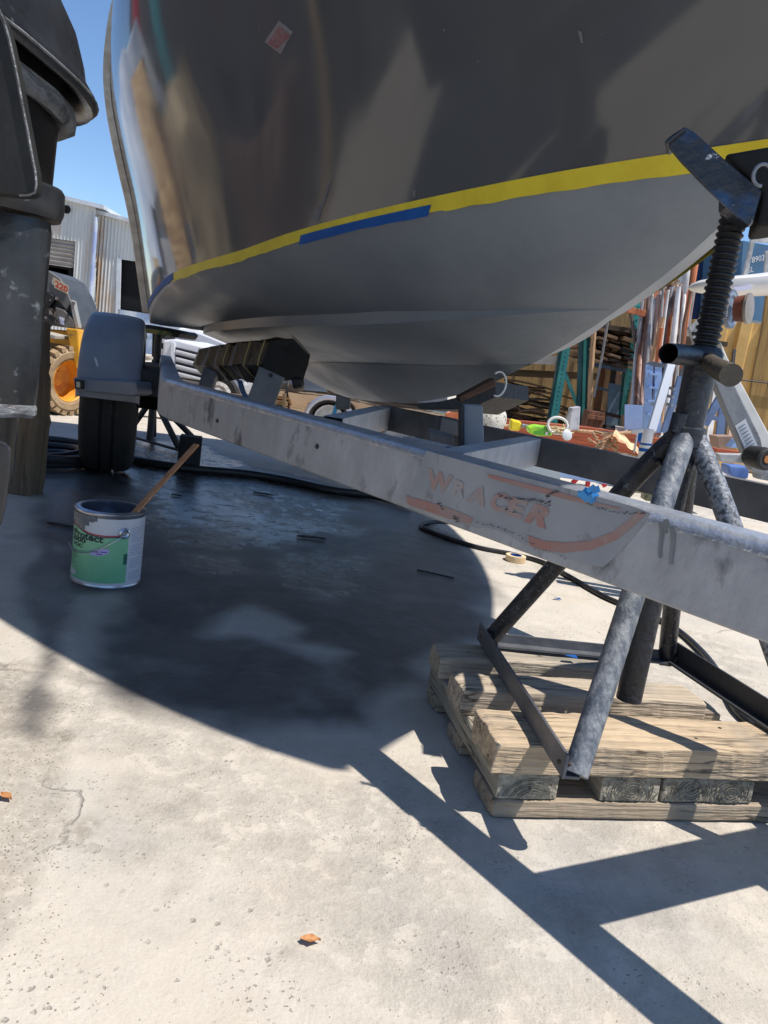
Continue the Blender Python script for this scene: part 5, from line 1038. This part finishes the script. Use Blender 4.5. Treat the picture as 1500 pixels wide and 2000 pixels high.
bld(lambda b: b.box(W(1100, 640, YR+.6)+Vector((0, 0, .0)), (1.3, 0, 0), (0, .8, 0), (0, 0, .02)), 'shelf_deck', wood('deck_dark', hx(80, 66, 52), hx(60, 50, 40), 0, .3), rk)
bld(lambda b: (b.bar(W(1160, 712, YR-.02), W(1222, 724, YR-.02), .03, .02, (0, 1, 0)), b.bar(W(1160, 755, YR-.02), W(1215, 770, YR-.02), .02, .02, (0, 1, 0)), b.bar(W(1165, 665, YR-.02), W(1240, 690, YR-.02), .02, .02, (0, 1, 0))), 'rung', M('rung_blue', hx(70, 100, 130), hx(50, 60, 75), sc_=10, rough=.5), rk)
pm2 = wood('board_sunlit_end', hx(206, 176, 142), hx(160, 130, 104), 0, .4)
# boards on the upper shelf: sunlit ends put in as paler board colours
rr = random.Random(21); m_bds = [wood('board_a', hx(120, 96, 76), hx(86, 70, 56), 0, .4), wood('board_b', hx(86, 72, 62), hx(60, 52, 46), 0, .4), wood('board_c', hx(150, 118, 90), hx(110, 84, 62), 0, .4)]
for row in range(9):
    for k in range(4):
        y = 628+row*9.5; x = 1150+k*24+rr.uniform(-5, 5)+row*1.5
        if x > 1262: continue
        a = W(x, y+k*5.2, YR-.05+rr.uniform(-.15, .1)); bm_ = MB(); bm_.box(a+Vector((0, .5, 0)), (.048, .01*rr.uniform(-1, 1), -.009), (0, .5, 0), (0, 0, .011)); o = bm_.build('board', rr.choice(m_bds+[pm2, pm2])); setp(o, f'board end on the upper rack shelf, {ords[row] if row else "top"} layer down, {["leftmost", "second", "third", "rightmost"][k]} in it', 'board', 'boards on the upper rack shelf')
# dark heap of warped boards on the lower level
for i in range(54):
    x = rr.uniform(965, 1090); lev = i/54; y = 832-lev*82+rr.uniform(-3, 3); ln = rr.uniform(.22, .5); yy = YR+.25+rr.uniform(0, .5)
    if y < 765 and x > 1050: x -= 60
    a = W(x, y, yy); bm_ = MB(); d_ = Vector((1, rr.uniform(-.3, .3), rr.uniform(-.12, .02))).normalized(); pts_ = [a+d_*ln*(t-.5)+Vector((0, 0, .02*sin(t*3+i))) for t in (0, .25, .5, .75, 1)]
    rows = [[p_+Vector((0, -.05, -.009)), p_+Vector((0, -.05, .009)), p_+Vector((0, .05, .011)), p_+Vector((0, .05, -.007)), p_+Vector((0, -.05, -.009))] for p_ in pts_]; bm_.grid(rows, smooth=False)
    for r_ in (rows[0], rows[-1]): o_ = len(bm_.v); bm_.v += r_[:4]; bm_.f.append([o_, o_+1, o_+2, o_+3]); bm_.sm.append(False)
    setp(bm_.build('warped_board', rr.choice(m_bds)), ('weathered warped board in the loose heap under the rack, '+('left' if x < 1000 else 'middle' if x < 1045 else 'right')+' part, '+('bottom' if lev < .25 else 'lower' if lev < .5 else 'upper' if lev < .75 else 'topmost')+' boards'), 'board', 'heap of warped boards under the rack')
# blue off-cut, light posts and sticks
def pole(name, p, q, r, mat, Y0, Y1, label, cat, group=None, seg=8):
    a, b_ = W(*p, Y0), W(*q, Y1); mid = (a+b_)/2+Vector((rr.uniform(-.02, .02), rr.uniform(-.02, .02), 0)); return setp(MB().tube([a, mid, b_], r, seg).build(name, mat), label, cat, group)
pm = {'white': M('pole_white', hx(216, 214, 212), hx(180, 178, 176), sc_=5, rough=.5), 'grey': M('pole_grey', hx(150, 150, 152), hx(116, 112, 110), sc_=5, rough=.5), 'brown': wood('pole_brown', hx(132, 88, 62), hx(96, 64, 46), 2, .4), 'tan': wood('pole_tan', hx(206, 170, 132), hx(170, 134, 100), 2, .4), 'orange': wood('pole_orange', hx(206, 126, 84), hx(170, 96, 62), 2, .4), 'dark': M('pole_dark', hx(60, 56, 58), hx(40, 38, 40), sc_=5, rough=.6), 'pink': wood('pole_pinkish', hx(200, 168, 152), hx(160, 130, 118), 2, .4)}
pole('wooden_post', (1161, 632), (1150, 842), .022, pm['tan'], 7.0, 7.0, 'pale peeled wooden post standing in front of the board pile', 'post')
pole('stick', (1187, 630), (1160, 775), .011, pm['grey'], 6.9, 6.95, 'thin grey stick leaning right of the pale peeled post', 'stick')
pole('stick', (1232, 612), (1266, 842), .016, wood('bark', hx(120, 110, 104), hx(80, 74, 72), 2, .5), 6.8, 6.8, 'crooked barky stick leaning under the orange clamp', 'stick')
setp(MB().bar(W(1224, 604, 6.75), W(1260, 613, 6.75), .05, .03, (0, 1, 0)).build('wooden_clamp', pm['orange'], bevel=.003), 'short orange wooden bar on top of the crooked barky stick', 'wooden bar')
pole('metal_rod', (1160, 802), (1270, 830), .016, M('rusty_rod', hx(70, 50, 40), hx(50, 38, 32), sc_=20, rough=.8), 6.9, 6.6, 'rusty horizontal rod in front of the rack foot', 'rod')
pole('hook', (1176, 806), (1178, 838), .010, pm['grey'], 6.8, 6.8, 'short grey hook standing under the rusty rod', 'hook')
cols = ['grey', 'white', 'brown', 'pink', 'tan', 'pink', 'grey', 'white', 'white', 'dark', 'tan', 'pink', 'brown', 'white', 'dark', 'grey', 'tan', 'orange', 'brown', 'white', 'orange', 'grey', 'white', 'white', 'tan', 'grey', 'white', 'white', 'pink', 'brown']
for i, c in enumerate(cols):
    t = i/(len(cols)-1); xt = 1256+78*t+rr.uniform(-2, 2); yt = 586-t*22+rr.uniform(-14, 12); xb = 1232+72*t+rr.uniform(-5, 5)
    pole('leaning_pole', (xt, yt), (xb, 846+rr.uniform(-6, 8)), rr.uniform(.012, .02), pm[c], 6.9+rr.uniform(-.15, .15), 6.5+rr.uniform(-.15, .15), f'{ords[i]} pole in the leaning bundle from the left, {c}' if i not in (0, 29) else f'{ords[i]} {c} pole of the leaning bundle', 'pole', 'poles leaning in a bundle')
pole('leaning_pole', (1295, 620), (1272, 706), .02, pm['tan'], 6.3, 6.3, 'short tan pole across the front of the leaning bundle', 'pole')
pole('leaning_pole', (1292, 640), (1284, 708), .02, pm['orange'], 6.25, 6.25, 'short orange pole across the front of the leaning bundle', 'pole')
def oar(p, q, mat, lab, Y=6.6):
    a, b_ = W(*p, Y), W(*q, Y); t = thing('oar', lab, 'oar', b_); d_ = (b_-a).normalized(); x_, y_, _ = frame(d_)
    bld(lambda b: b.tube([a+d_*.1, b_], .015, 8), 'shaft', mat, t); bld(lambda b: b.tube([a, a+d_*.02, a+d_*.18, a+d_*.24], [.014, .028, .026, .014], 10), 'blade', mat, t)
oar((1343, 516), (1312, 835), pm['white'], 'tall white oar rising above the leaning poles'); oar((1358, 512), (1328, 720), pm['orange'], 'tall orange oar beside the white oar')
pole('leaning_pole', (1352, 560), (1330, 700), .016, pm['brown'], 6.5, 6.4, 'brown pole right of the white oar', 'pole'); pole('leaning_pole', (1326, 560), (1300, 835), .02, pm['white'], 6.5, 6.3, 'thick white pipe between the oars and the leaning bundle', 'pole')
setp(MB().prism([W(*q, 6.6) for q in ((1324, 545), (1332, 538), (1341, 545), (1338, 553), (1330, 553))], (0, .04, 0)).build('pipe_cap', pm['white'], bevel=.004), 'white cap piece on top of the leaning pipes', 'cap')
setp(MB().prism([W(*q, 6.6) for q in ((1310, 542), (1318, 536), (1326, 542), (1322, 556), (1314, 556))], (0, .04, 0)).build('carved_wood', pm['tan'], bevel=.004), 'tan wooden head on top of a leaning pole', 'wooden piece')
cols2 = ['tan', 'dark', 'brown', 'white', 'pink', 'orange', 'dark', 'grey', 'tan', 'white', 'brown', 'dark', 'pink', 'tan', 'grey', 'white', 'brown', 'pink', 'orange', 'white', 'tan', 'grey']
for i, c in enumerate(cols2):
    t = i/(len(cols2)-1); xt = 1262+96*t+rr.uniform(-3, 3); yt = 580-t*40+rr.uniform(-14, 20); xb = 1226+84*t+rr.uniform(-9, 9)
    a = W(xt, yt, 7.35+rr.uniform(-.1, .1)); b_ = W(xb, 850, 7.1); o = MB(); d_ = rr.uniform(.012, .032); o.bar(a, b_, d_*1.6, d_, (0, 1, 0)); setp(o.build('leaning_batten', pm[c], bevel=.002), f'{c} batten in the back row of the leaning bundle, '+('left end' if t < .2 else 'left of the middle' if t < .45 else 'near the middle' if t < .6 else 'right of the middle' if t < .85 else 'right end'), 'batten', 'battens in the back row of the bundle')
cols3 = ['brown', 'tan', 'dark', 'grey', 'pink', 'brown', 'tan', 'grey', 'dark', 'brown']
for i, c in enumerate(cols3):
    t = i/9; x = 1162+t*80+rr.uniform(-4, 4); a = W(x+rr.uniform(4, 26), 640+rr.uniform(0, 70), 7.6); b_ = W(x, 846, 7.5); o = MB(); o.bar(a, b_, rr.uniform(.03, .08), .02, (0, 1, 0)); setp(o.build('leaning_batten', pm[c]), f'{c} batten standing inside the rack behind the rungs, {ords[i]} from the left', 'batten', 'battens inside the rack')
for i, c in enumerate(['dark', 'tan', 'brown', 'grey', 'dark', 'white', 'brown', 'tan', 'dark', 'pink']):
    x = 1350+i*9; a = W(x+rr.uniform(6, 16), 690+rr.uniform(-10, 60), 6.9); b_ = W(x-rr.uniform(2, 12), 862, 6.7); o = MB(); d_ = rr.uniform(.014, .03); o.bar(a, b_, d_*1.7, d_, (0, 1, 0)); setp(o.build('leaning_batten', pm[c], bevel=.002), f'{c} batten behind the ladder and the near stand post, {ords[i]} from the left', 'batten', 'battens behind the near stand post')
junk = [('crate', 'brown'), ('tin', 'grey'), ('crate', 'dark'), ('tub', 'white'), ('crate', 'tan'), ('tin', 'orange'), ('tub', 'pink'), ('crate', 'brown'), ('tin', 'white')]
for i, (k_, c) in enumerate(junk):
    x = 1150+i*21+rr.uniform(-4, 4); p_ = W(x, 850+i*2, 6.4+rr.uniform(-.1, .3)); h_ = rr.uniform(.04, .11); w_ = rr.uniform(.04, .09); q = MB()
    if k_ == 'crate':
        q.box(p_+Vector((0, 0, h_)), (w_, .01, 0), (-.01, w_, 0), (0, 0, h_)); q.box(p_+Vector((0, -.02-w_*.9, h_*1.5)), (w_*1.05, .01, 0), (0, .012, 0), (0, 0, h_*.16))
    else: q.lathe(p_, (0, 0, 1), [(0, w_*.55), (h_*1.5, w_*.62), (h_*1.55, w_*.68), (h_*1.6, w_*.68), (h_*1.6, w_*.58), (h_*.3, w_*.5)], seg=20)
    setp(q.build(k_, pm[c], bevel=.002), f'small {c} {k_} behind the red brown beam, {ords[i]} item from the left', k_)
# blue ladder pair, pale blue panel, aluminium pipe
m_lb = M('pale_blue_paint', hx(150, 178, 220), hx(130, 158, 205), sc_=6, rough=.5)
ldr = thing('stepladder', 'pale blue stepladder leaning below the near stand handle', 'ladder', G(1300, 850))
bld(lambda b: (b.bar(W(1268, 712, 5.8), W(1262, 845, 5.8), .05, .03, (0, 1, 0)), b.bar(W(1285, 708, 5.8), W(1283, 845, 5.8), .05, .03, (0, 1, 0))), 'rail', m_lb, ldr)
for k in range(4): bld(lambda b: b.bar(W(1266-k*1.2, 730+k*26, 5.8), W(1285, 732+k*26, 5.8), .015, .06, (0, 1, 0)), 'step', m_lb, ldr)
bld(lambda b: b.prism([W(*q, 5.78) for q in ((1268, 712), (1276, 706), (1302, 712), (1298, 718), (1280, 716))], (0, .1, 0)), 'top_cap', M('cap_dark', hx(80, 84, 96), rough=.5), ldr)
lad2 = thing('stepladder', 'blue grey folding ladder standing behind the near stand post', 'ladder', G(1345, 860))
bld(lambda b: (b.bar(W(1330, 735, 5.4), W(1296, 845, 5.4), .04, .03, (0, 1, 0)), b.bar(W(1325, 765, 5.5), W(1332, 845, 5.5), .05, .03, (0, 1, 0)), b.bar(W(1420, 752, 5.4), W(1376, 830, 5.4), .05, .03, (0, 1, 0)), b.bar(W(1412, 790, 5.5), W(1404, 860, 5.5), .05, .03, (0, 1, 0)), b.bar(W(1386, 815, 5.4), W(1412, 820, 5.4), .03, .02, (0, 1, 0))), 'rail', M('ladder_bluegrey', hx(100, 122, 160), hx(80, 96, 130), sc_=6, rough=.5), lad2)
for k in range(3): bld(lambda b: b.bar(W(1306+k*2, 790-k*16, 5.4), W(1330, 796-k*16, 5.45), .02, .05, (0, 1, 0)), 'step', m_galv, lad2)
setp(MB().prism([W(*q, 6.2) for q in ((1221, 790), (1276, 793), (1274, 845), (1220, 838))], (0, .02, 0)).build('blue_board', m_lb), 'flat pale blue board leaning at the foot of the poles', 'board')
setp(MB().bar(W(1310, 712, 5.2), W(1272, 842, 5.0), .055, .03, (0, 1, 0)).build('aluminium_bar', M('alu', hx(176, 182, 190), rough=.4, metal=.4), bevel=.003), 'long aluminium bar leaning in front of the blue board', 'bar')
setp(MB().prism([W(*q, 7.0) for q in ((1190, 748), (1212, 752), (1206, 842), (1184, 838))], (0, .02, 0)).build('grey_board', M('grey_blue_board', hx(96, 120, 136), hx(76, 96, 110), sc_=6, rough=.6)), 'grey blue board standing at the right foot of the rack', 'board')
# front clutter row
YQ = 5.6
def tth(name, label, cat, px): return thing(name, label, cat, G(*px))
setp(MB().prism([W(*q, 6.1) for q in ((968, 815), (1020, 822), (1150, 834), (1250, 850), (1320, 862), (1320, 900), (1150, 876), (1000, 846), (966, 842))], (0, .08, 0)).build('red_beam', wood('red_brown', hx(176, 92, 60), hx(146, 72, 48), 0, .3), bevel=.006), 'long red brown timber beam lying behind the clutter', 'beam')
setp(MB().tube(curve([W(975, 831, 5.9), W(1080, 835, 5.9), W(1140, 842, 5.9), (W(1200, 846, 5.9)), W(1260, 843, 5.9)], 5), .012, 8).build('tan_strip', pm['tan']), 'tan wooden strip lying along the red brown beam', 'strip')
fd2 = thing('spare_wheel', 'round white spare wheel cover with a net pattern behind the trailer upright', 'wheel cover', G(963, 850))
swc = W(958, 818, 4.6); bld(lambda b: b.lathe(swc, (.1, -1, 0), [(-.06, .09), (-.02, .10), (0, .098), (.02, .07), (.028, .002)], seg=36, cap=False), 'cover', M('net_white', hx(215, 210, 200), hx(120, 115, 108), sc_=60, rough=.6, lo=.55, hi=.62), fd2)
yj = tth('yellow_jug', 'yellow plastic jug on the clutter by the spare wheel cover', 'jug', (1008, 842))
LPp([(998, 818), (1019, 824), (1016, 842), (996, 841)], 5.0, .08, 'body', M('jug_yellow', hx(240, 215, 40), rough=.35), yj, bevel=.012)
LPp([(1019, 828), (1046, 832), (1044, 838), (1019, 835)], 4.98, .04, 'nozzle', M('nozzle_grey', hx(150, 150, 150), hx(60, 60, 60), sc_=20, rough=.5), yj, bevel=.006)
gb_ = tth('green_bag', 'lime green printed bag beside the yellow jug', 'bag', (1060, 852))
gbb = LPp([(1030, 834), (1046, 830), (1076, 834), (1079, 852), (1050, 852), (1034, 846)], 4.9, .1, 'body', M('lime', hx(165, 225, 60), hx(120, 190, 60), sc_=9, rough=.4), gb_, bevel=.012)
LPp([(1044, 842), (1072, 838), (1073, 848), (1042, 849)], 4.893, .004, 'print_panel', M('green_print', hx(90, 165, 50), rough=.4), gbb)
LPp([(1066, 844), (1071, 843), (1070, 850), (1065, 850)], 4.889, .002, 'print_square', m_white, gbb)
rg = W(1089, 831, 4.9); setp(MB().tube([rg+Vector((cos(a)*.062, .01*sin(a), sin(a)*.05)) for a in [2*pi*k/28 for k in range(29)]], .009, 8).build('white_ring', m_white), 'white plastic ring lying behind the green bag', 'ring')
rg = W(1086, 842, 4.8); nt_ = MB()
for k in range(9): 
    a = rr.uniform(0, pi); p_ = rg+Vector((rr.uniform(-.01, .09), rr.uniform(-.03, .03), rr.uniform(-.03, .03))); d_ = Vector((cos(a), .2, sin(a)*.6))*.04; nt_.tube([p_-d_, p_+Vector((0, 0, .012)), p_+d_], .005, 6)
setp(nt_.build('tangled_cord', M('cord_cream', hx(220, 205, 160), hx(150, 140, 110), sc_=40, rough=.8)), 'tangled cream cord spilling right of the green bag', 'cord')
wb = tth('white_box', 'white battered box with a pump arm in front of the dark teal uprights', 'box', (1120, 850))
LPp([(1116, 797), (1134, 794), (1131, 840), (1110, 841)], 5.6, .1, 'body', M('box_white', hx(205, 205, 210), hx(150, 150, 155), sc_=10, rough=.6), wb, bevel=.006)
bld(lambda b: b.tube([W(1104, 822, 5.58), W(1112, 804, 5.58), W(1117, 798, 5.58)], .009, 8), 'arm', pm['grey'], wb)
setp(MB().lathe(W(1107, 850, 4.75), (.3, -.9, .3), [(0, .002), (0, .034), (.006, .034), (.012, .02), (.012, .002)], seg=24).build('lid', M('lid_grey', hx(190, 195, 200), rough=.4)), 'pale round lid at the right of the green bag', 'lid')
tw = MB()
for k in range(26):
    p_ = W(rr.uniform(1146, 1200), rr.uniform(846, 884), 4.6+rr.uniform(-.1, .1)); a = rr.uniform(-.9, .9); d_ = Vector((cos(a), rr.uniform(-.4, .4), sin(a)))*rr.uniform(.02, .06); tw.tube([p_-d_, p_+Vector((0, 0, rr.uniform(-.015, .015))), p_+d_], rr.uniform(.003, .009), 6)
setp(tw.build('driftwood_pile', wood('driftwood', hx(196, 166, 132), hx(120, 86, 60), 0, .6)), 'small pile of crooked driftwood sticks on the far trailer beam', 'driftwood', None, 'stuff')
cv = MB(); rows = []
for i in range(9):
    t = i/8; x = 1196+t*50; r = []
    for k in range(7): y = 852+t*34-sin(pi*k/6)*(16-8*t)+k*1.5; r.append(W(x+k*3, y, 4.5+.05*k)+Vector((0, 0, .008*sin(i*2+k))))
    rows.append(r)
cv.grid(rows); setp(cv.build('canvas_scrap', M('canvas_cream', hx(214, 190, 150), hx(170, 130, 95), sc_=12, rough=.8)), 'cream canvas scrap draped beside the driftwood sticks', 'canvas')
wt = tth('white_tube', 'white cylinder with blue clamps behind the trailer beam', 'cylinder', (1262, 900))
tb0 = W(1256, 900, 4.3); tb1 = W(1266, 838, 4.3)
bld(lambda b: b.tube([tb0, tb1], .032, 20), 'tube', m_white, wt)
bld(lambda b: (b.tube([tb0.lerp(tb1, .5), tb0.lerp(tb1, .56)], .034, 20), b.tube([tb0.lerp(tb1, .3), tb0.lerp(tb1, .4)], .034, 20), b.box(W(1248, 852, 4.25), (.012, 0, 0), (0, .012, 0), (0, 0, .03))), 'blue_clamp', m_btape, wt)
bld(lambda b: (b.tube([W(1246, 842, 4.2), W(1238, 884, 4.2)], .006, 8), b.bar(W(1234, 843, 4.2), W(1256, 841, 4.2), .02, .02)), 'chrome_arm', m_galvL, wt)
rs = tth('jack_stand', 'small red tripod jack stand behind the lettered rail', 'jack stand', (1155, 965)); m_red = M('red_paint', hx(206, 34, 48), hx(170, 24, 36), sc_=12, rough=.4)
for p_, q_ in (((1148, 912), (1118, 944)), ((1154, 912), (1146, 955)), ((1162, 912), (1182, 950)), ((1155, 912), (1170, 940))): bld(lambda b: b.tube([W(*p_, 3.9), W(*q_, 3.9)], .013, 8), 'leg', m_red, rs)
bld(lambda b: b.tube([W(1155, 880, 3.9), W(1155, 925, 3.9)], .02, 10), 'column', m_red, rs)
setp(MB().prism([W(*q, 3.4) for q in ((1000, 902), (1062, 868), (1096, 868), (1094, 938), (1010, 930))], (0, .02, 0)).build('pale_sheet', M('sheet_pale', hx(170, 182, 192), hx(150, 162, 172), sc_=4, rough=.35, metal=.3)), 'pale sheet leaning behind the crossmember', 'metal sheet')  # pale flat sheet, paler than the ground around it
setp(MB().box(W(1130, 922, 3.9), (.16, 0, 0), (0, .06, 0), (0, 0, .035)).build('white_tray', m_lb, bevel=.006), 'pale blue tray on the ground left of the red jack stand', 'tray')
hh = MB(); hh.box(W(1245, 948, 3.4), (.06, 0, 0), (0, .04, 0), (0, 0, .03)); hh.box(W(1272, 958, 3.4), (.03, 0, 0), (0, .04, 0), (0, 0, .045)); setp(hh.build('caster_bracket', M('caster', hx(150, 150, 110), hx(60, 60, 55), sc_=20, rough=.5), bevel=.006), 'small metal caster bracket on the ground behind the stand leg', 'bracket')
bx_ = tth('cardboard_box', 'brown cardboard box on the red timber behind the stand post', 'box', (1420, 880)); LPp([(1400, 852), (1432, 852), (1430, 878), (1404, 876)], 4.4, .12, 'body', M('card', hx(150, 124, 108), rough=.8), bx_, bevel=.003)
setp(MB().prism([W(*q, 4.6) for q in ((1400, 876), (1458, 884), (1458, 892), (1404, 890))], (0, .1, 0)).build('red_timber', wood('red_timber', hx(170, 84, 56), hx(150, 72, 48), 0, .3)), 'short red timber under the cardboard box', 'timber')
setp(MB().prism([W(*q, 4.3) for q in ((1426, 874), (1440, 858), (1450, 868), (1452, 878))], (0, .08, 0)).build('blue_cloth', m_lb, bevel=.005), 'pale blue cloth beside the cardboard box', 'cloth')
setp(MB().prism([W(*q, 3.8) for q in ((1422, 908), (1466, 912), (1462, 936), (1440, 936), (1424, 926))], (0, .1, 0)).build('blue_bin', M('bin_blue', hx(88, 120, 180), hx(60, 90, 150), sc_=12, rough=.5), bevel=.01), 'blue plastic tub under the roller arm', 'tub')
# under the hull, between the rails
LPx = lambda pts, Y, th, name, mat, lab, cat, **k: setp(pxprism(pts, Y, th, name, mat, None, **k), lab, cat)
LPx([(706, 832), (762, 820), (764, 838), (748, 846), (716, 844)], 3.2, .02, 'orange_board', wood('orange_board', hx(220, 160, 90), hx(180, 120, 60), 0, .5), 'orange plywood offcut between the trailer beams', 'plywood')
LPx([(742, 850), (770, 826), (792, 826), (800, 860), (770, 862)], 2.9, .05, 'white_bag', M('bag_white', hx(225, 222, 220), hx(170, 165, 170), sc_=20, rough=.5, bump=.5, bs=30), 'crumpled white bag between the trailer beams', 'bag', bevel=.008)
LPx([(796, 830), (826, 838), (830, 852), (800, 856)], 2.9, .05, 'white_bag', M('bag_white2', hx(230, 228, 226), hx(180, 175, 170), sc_=20, rough=.5, bump=.5, bs=30), 'folded white bag beside the blue cup', 'bag', bevel=.008)
setp(MB().lathe(W(833, 852, 2.7), (0, 0, 1), [(0, .012), (.028, .016), (.028, .014)], seg=16).build('blue_cup', M('cup_blue', hx(110, 150, 210), rough=.4)), 'small blue cup by the folded white bag', 'cup')
LPx([(770, 802), (884, 826), (870, 838), (760, 818)], 6.5, .3, 'white_boat', m_vw, 'low white hull lying in the sun beyond the trailer beams', 'boat', bevel=.02)
LPx([(870, 808), (896, 800), (905, 806), (900, 828), (872, 822)], 4.6, .06, 'brick', M('brick_orange', hx(205, 120, 80), hx(170, 96, 66), sc_=12, rough=.8), 'orange brick behind the black axle box', 'brick', bevel=.004)
for (x, y, lab) in ((652, 800, 'light blue strap hanging by the car wheel'), (684, 858, 'light blue strap below the crossmember')): LPx([(x-4, y+9), (x+2, y-10), (x+6, y-9), (x+5, y+11)], 2.9, .006, 'blue_strap', M('strap_blue', hx(70, 170, 220), rough=.5), lab, 'strap')
rg = W(973, 750, 2.2); setp(MB().tube([rg+Vector((cos(a)*.022, 0, sin(a)*.034)) for a in [-pi/2+pi*1.3*k/20-.3 for k in range(21)]], .0026, 8).build('white_hose', m_white), 'loop of white hose hanging from the end of the keel bunk', 'hose')
shk = W(1489, 342, 1.12); shc = thing('shackle', 'steel shackle hanging by the bow at the right edge', 'shackle', shk)
bld(lambda b: b.tube([shk+Vector((cos(a)*.012, 0, sin(a)*.014)) for a in [pi*.15+pi*1.4*k/16 for k in range(17)]], .0026, 8), 'bow', m_galv, shc)
# ================================================================== unseen left yard, added to be mirrored in the glossy hull
nb = thing('moored_boat', 'unseen dark blue hull of the neighbouring boat carrying the black outboard, placed for hull reflections', 'boat', (-2.6, -.9, .6))
def nhull(b):  # hull out of view, placed dark for the mirror image
    d0 = Vector((-.93, -.37, 0)); sd_ = Vector((.37, -.93, 0)); o = Vector((-1.35, .95, 0)); rows = []
    for i in range(21):
        t = i/20; wd_ = 1.05*(1-t**3)**.7; rows.append([o+d0*5*t+sd_*wd_*v+Vector((0, 0, z+.3*t*t*(z > 1))) for v, z in ((-1, 1.75), (-.96, 1.2), (-.85, .75), (0, .5+.4*t**3), (.85, .75), (.96, 1.2), (1, 1.75), (0, 1.8), (-1, 1.75))])
    b.grid(rows); b.f.append(list(range(len(b.v)-189, len(b.v)-180))[:8]); b.sm.append(False)
bld(nhull, 'hull', M('navy_hull', (.03, .035, .05), rough=.3), nb)
def reflection_block(nm, lab, cat, c, h, rot, m_, jig=0):  # block out of view, added only to show in the hull's reflections
    e1 = Vector((cos(rot), sin(rot), 0)); e2 = Vector((-sin(rot), cos(rot), 0)); nx = 8; rows = []
    b = MB()
    for i in range(nx+1):
        a = 2*pi*i/nx
    b = MB(); N1 = 24; rows = []
    for k in range(9):
        z = h[2]*2*k/8; t = 1-(.25*(k/8)**3 if jig else 0)
        rows.append([Vector(c)+e1*h[0]*t*max(-1, min(1, 1.35*cos(2*pi*j/N1)))+e2*h[1]*t*max(-1, min(1, 1.35*sin(2*pi*j/N1)))+Vector((0, 0, z)) for j in range(N1+1)])
    b.grid(rows); o = len(b.v); b.v += rows[-1][:-1]; b.f.append(list(range(o, o+N1))); b.sm.append(False)
    return setp(b.build(nm, m_, jig=jig, js=1.6), lab, cat)
reflection_block('reflection_wall', 'unseen tall dark grey block added off the left side for hull reflections', 'shed', (-9, 7, 0), (1.0, 4.5, 2.6), .3, M('reflection_dark', (.09, .085, .09), rough=.8))
reflection_block('reflection_heap', 'unseen large tan heap added left of the outboard for hull reflections', 'tarpaulin', (-5.0, 5.6, 0), (.5, .5, .8), .5, M('reflection_tan', hx(190, 172, 140), hx(110, 96, 80), sc_=2.5, rough=.8), .35)
reflection_block('reflection_heap', 'unseen smaller brown heap added near the tan one for hull reflections', 'tarpaulin', (-4.6, 4.0, 0), (.5, .6, .5), .5, M('reflection_brown', hx(120, 96, 84), hx(90, 70, 62), sc_=3, rough=.8), .3)
reflection_block('reflection_box', 'unseen thin teal block added beyond the heaps for hull reflections', 'box', (-6.4, 6.6, 0), (.10, .2, 1.5), .4, M('reflection_teal', hx(80, 150, 156), rough=.5))
reflection_block('reflection_box', 'unseen tall red block added beside the teal one for hull reflections', 'cabinet', (-6.9, 8.2, 0), (.16, .2, 1.9), .4, M('reflection_red', hx(170, 50, 64), rough=.5))
reflection_block('reflection_hull', 'unseen white hull shape added far left of the loader for hull reflections', 'boat', (-6.4, 9.0, 0), (1.2, 1.1, 1.5), .2, M('hull_white', hx(205, 212, 222), hx(150, 165, 190), sc_=1.4, rough=.3), .3)
reflection_block('reflection_stack', 'unseen tan stack added left of the white hull shape for hull reflections', 'lumber', (-5.2, 7.0, 0), (.4, .7, 1.1), .9, M('reflection_tan_streaks', hx(214, 186, 140), hx(150, 110, 80), sc_=5, rough=.8, stretch=(1, 1, 5)), .1)
reflection_block('reflection_wall', 'unseen grey block added behind the camera on the left for hull reflections', 'shed', (-7.5, -.5, 0), (.6, 3.5, 1.7), -.2, M('reflection_grey', hx(92, 92, 94), hx(78, 78, 80), sc_=1.2, rough=.8))
rr2 = random.Random(31); cc = [hx(214, 196, 160), hx(150, 165, 190), hx(60, 58, 62), hx(196, 200, 205), hx(120, 98, 84), hx(90, 105, 130), hx(206, 178, 132), hx(40, 42, 50)]
cn2 = ['cream', 'pale blue', 'charcoal', 'light grey', 'brown', 'slate blue', 'sandy', 'black']
for i in range(16):  # upright boards out of view, added as streaks in the hull's reflections
    t = i/15; x = -2.9-2.4*t+rr2.uniform(-.3, .3)-.9; y = 7.6-4.6*t+rr2.uniform(-.3, .3); h = rr2.uniform(.5, 1.9); wv_ = rr2.uniform(.05, .2)
    if x/y > -.53: x = -.56*y
    q = MB(); q.prism([Vector((x-wv_, y, 0)), Vector((x+wv_, y+.1, 0)), Vector((x+wv_*.9, y+.25, h)), Vector((x-wv_*.8, y+.15, h*.93))], (.03, -.03, 0)); setp(q.build('reflection_board', M('odd_board', cc[i % 8], tuple(v_*.7 for v_ in cc[i % 8]), sc_=4, rough=.7)), f'{cn2[i % 8]} board added unseen on the left for hull reflections, '+('nearer' if i > 7 else 'farther'), 'board')
#@@END
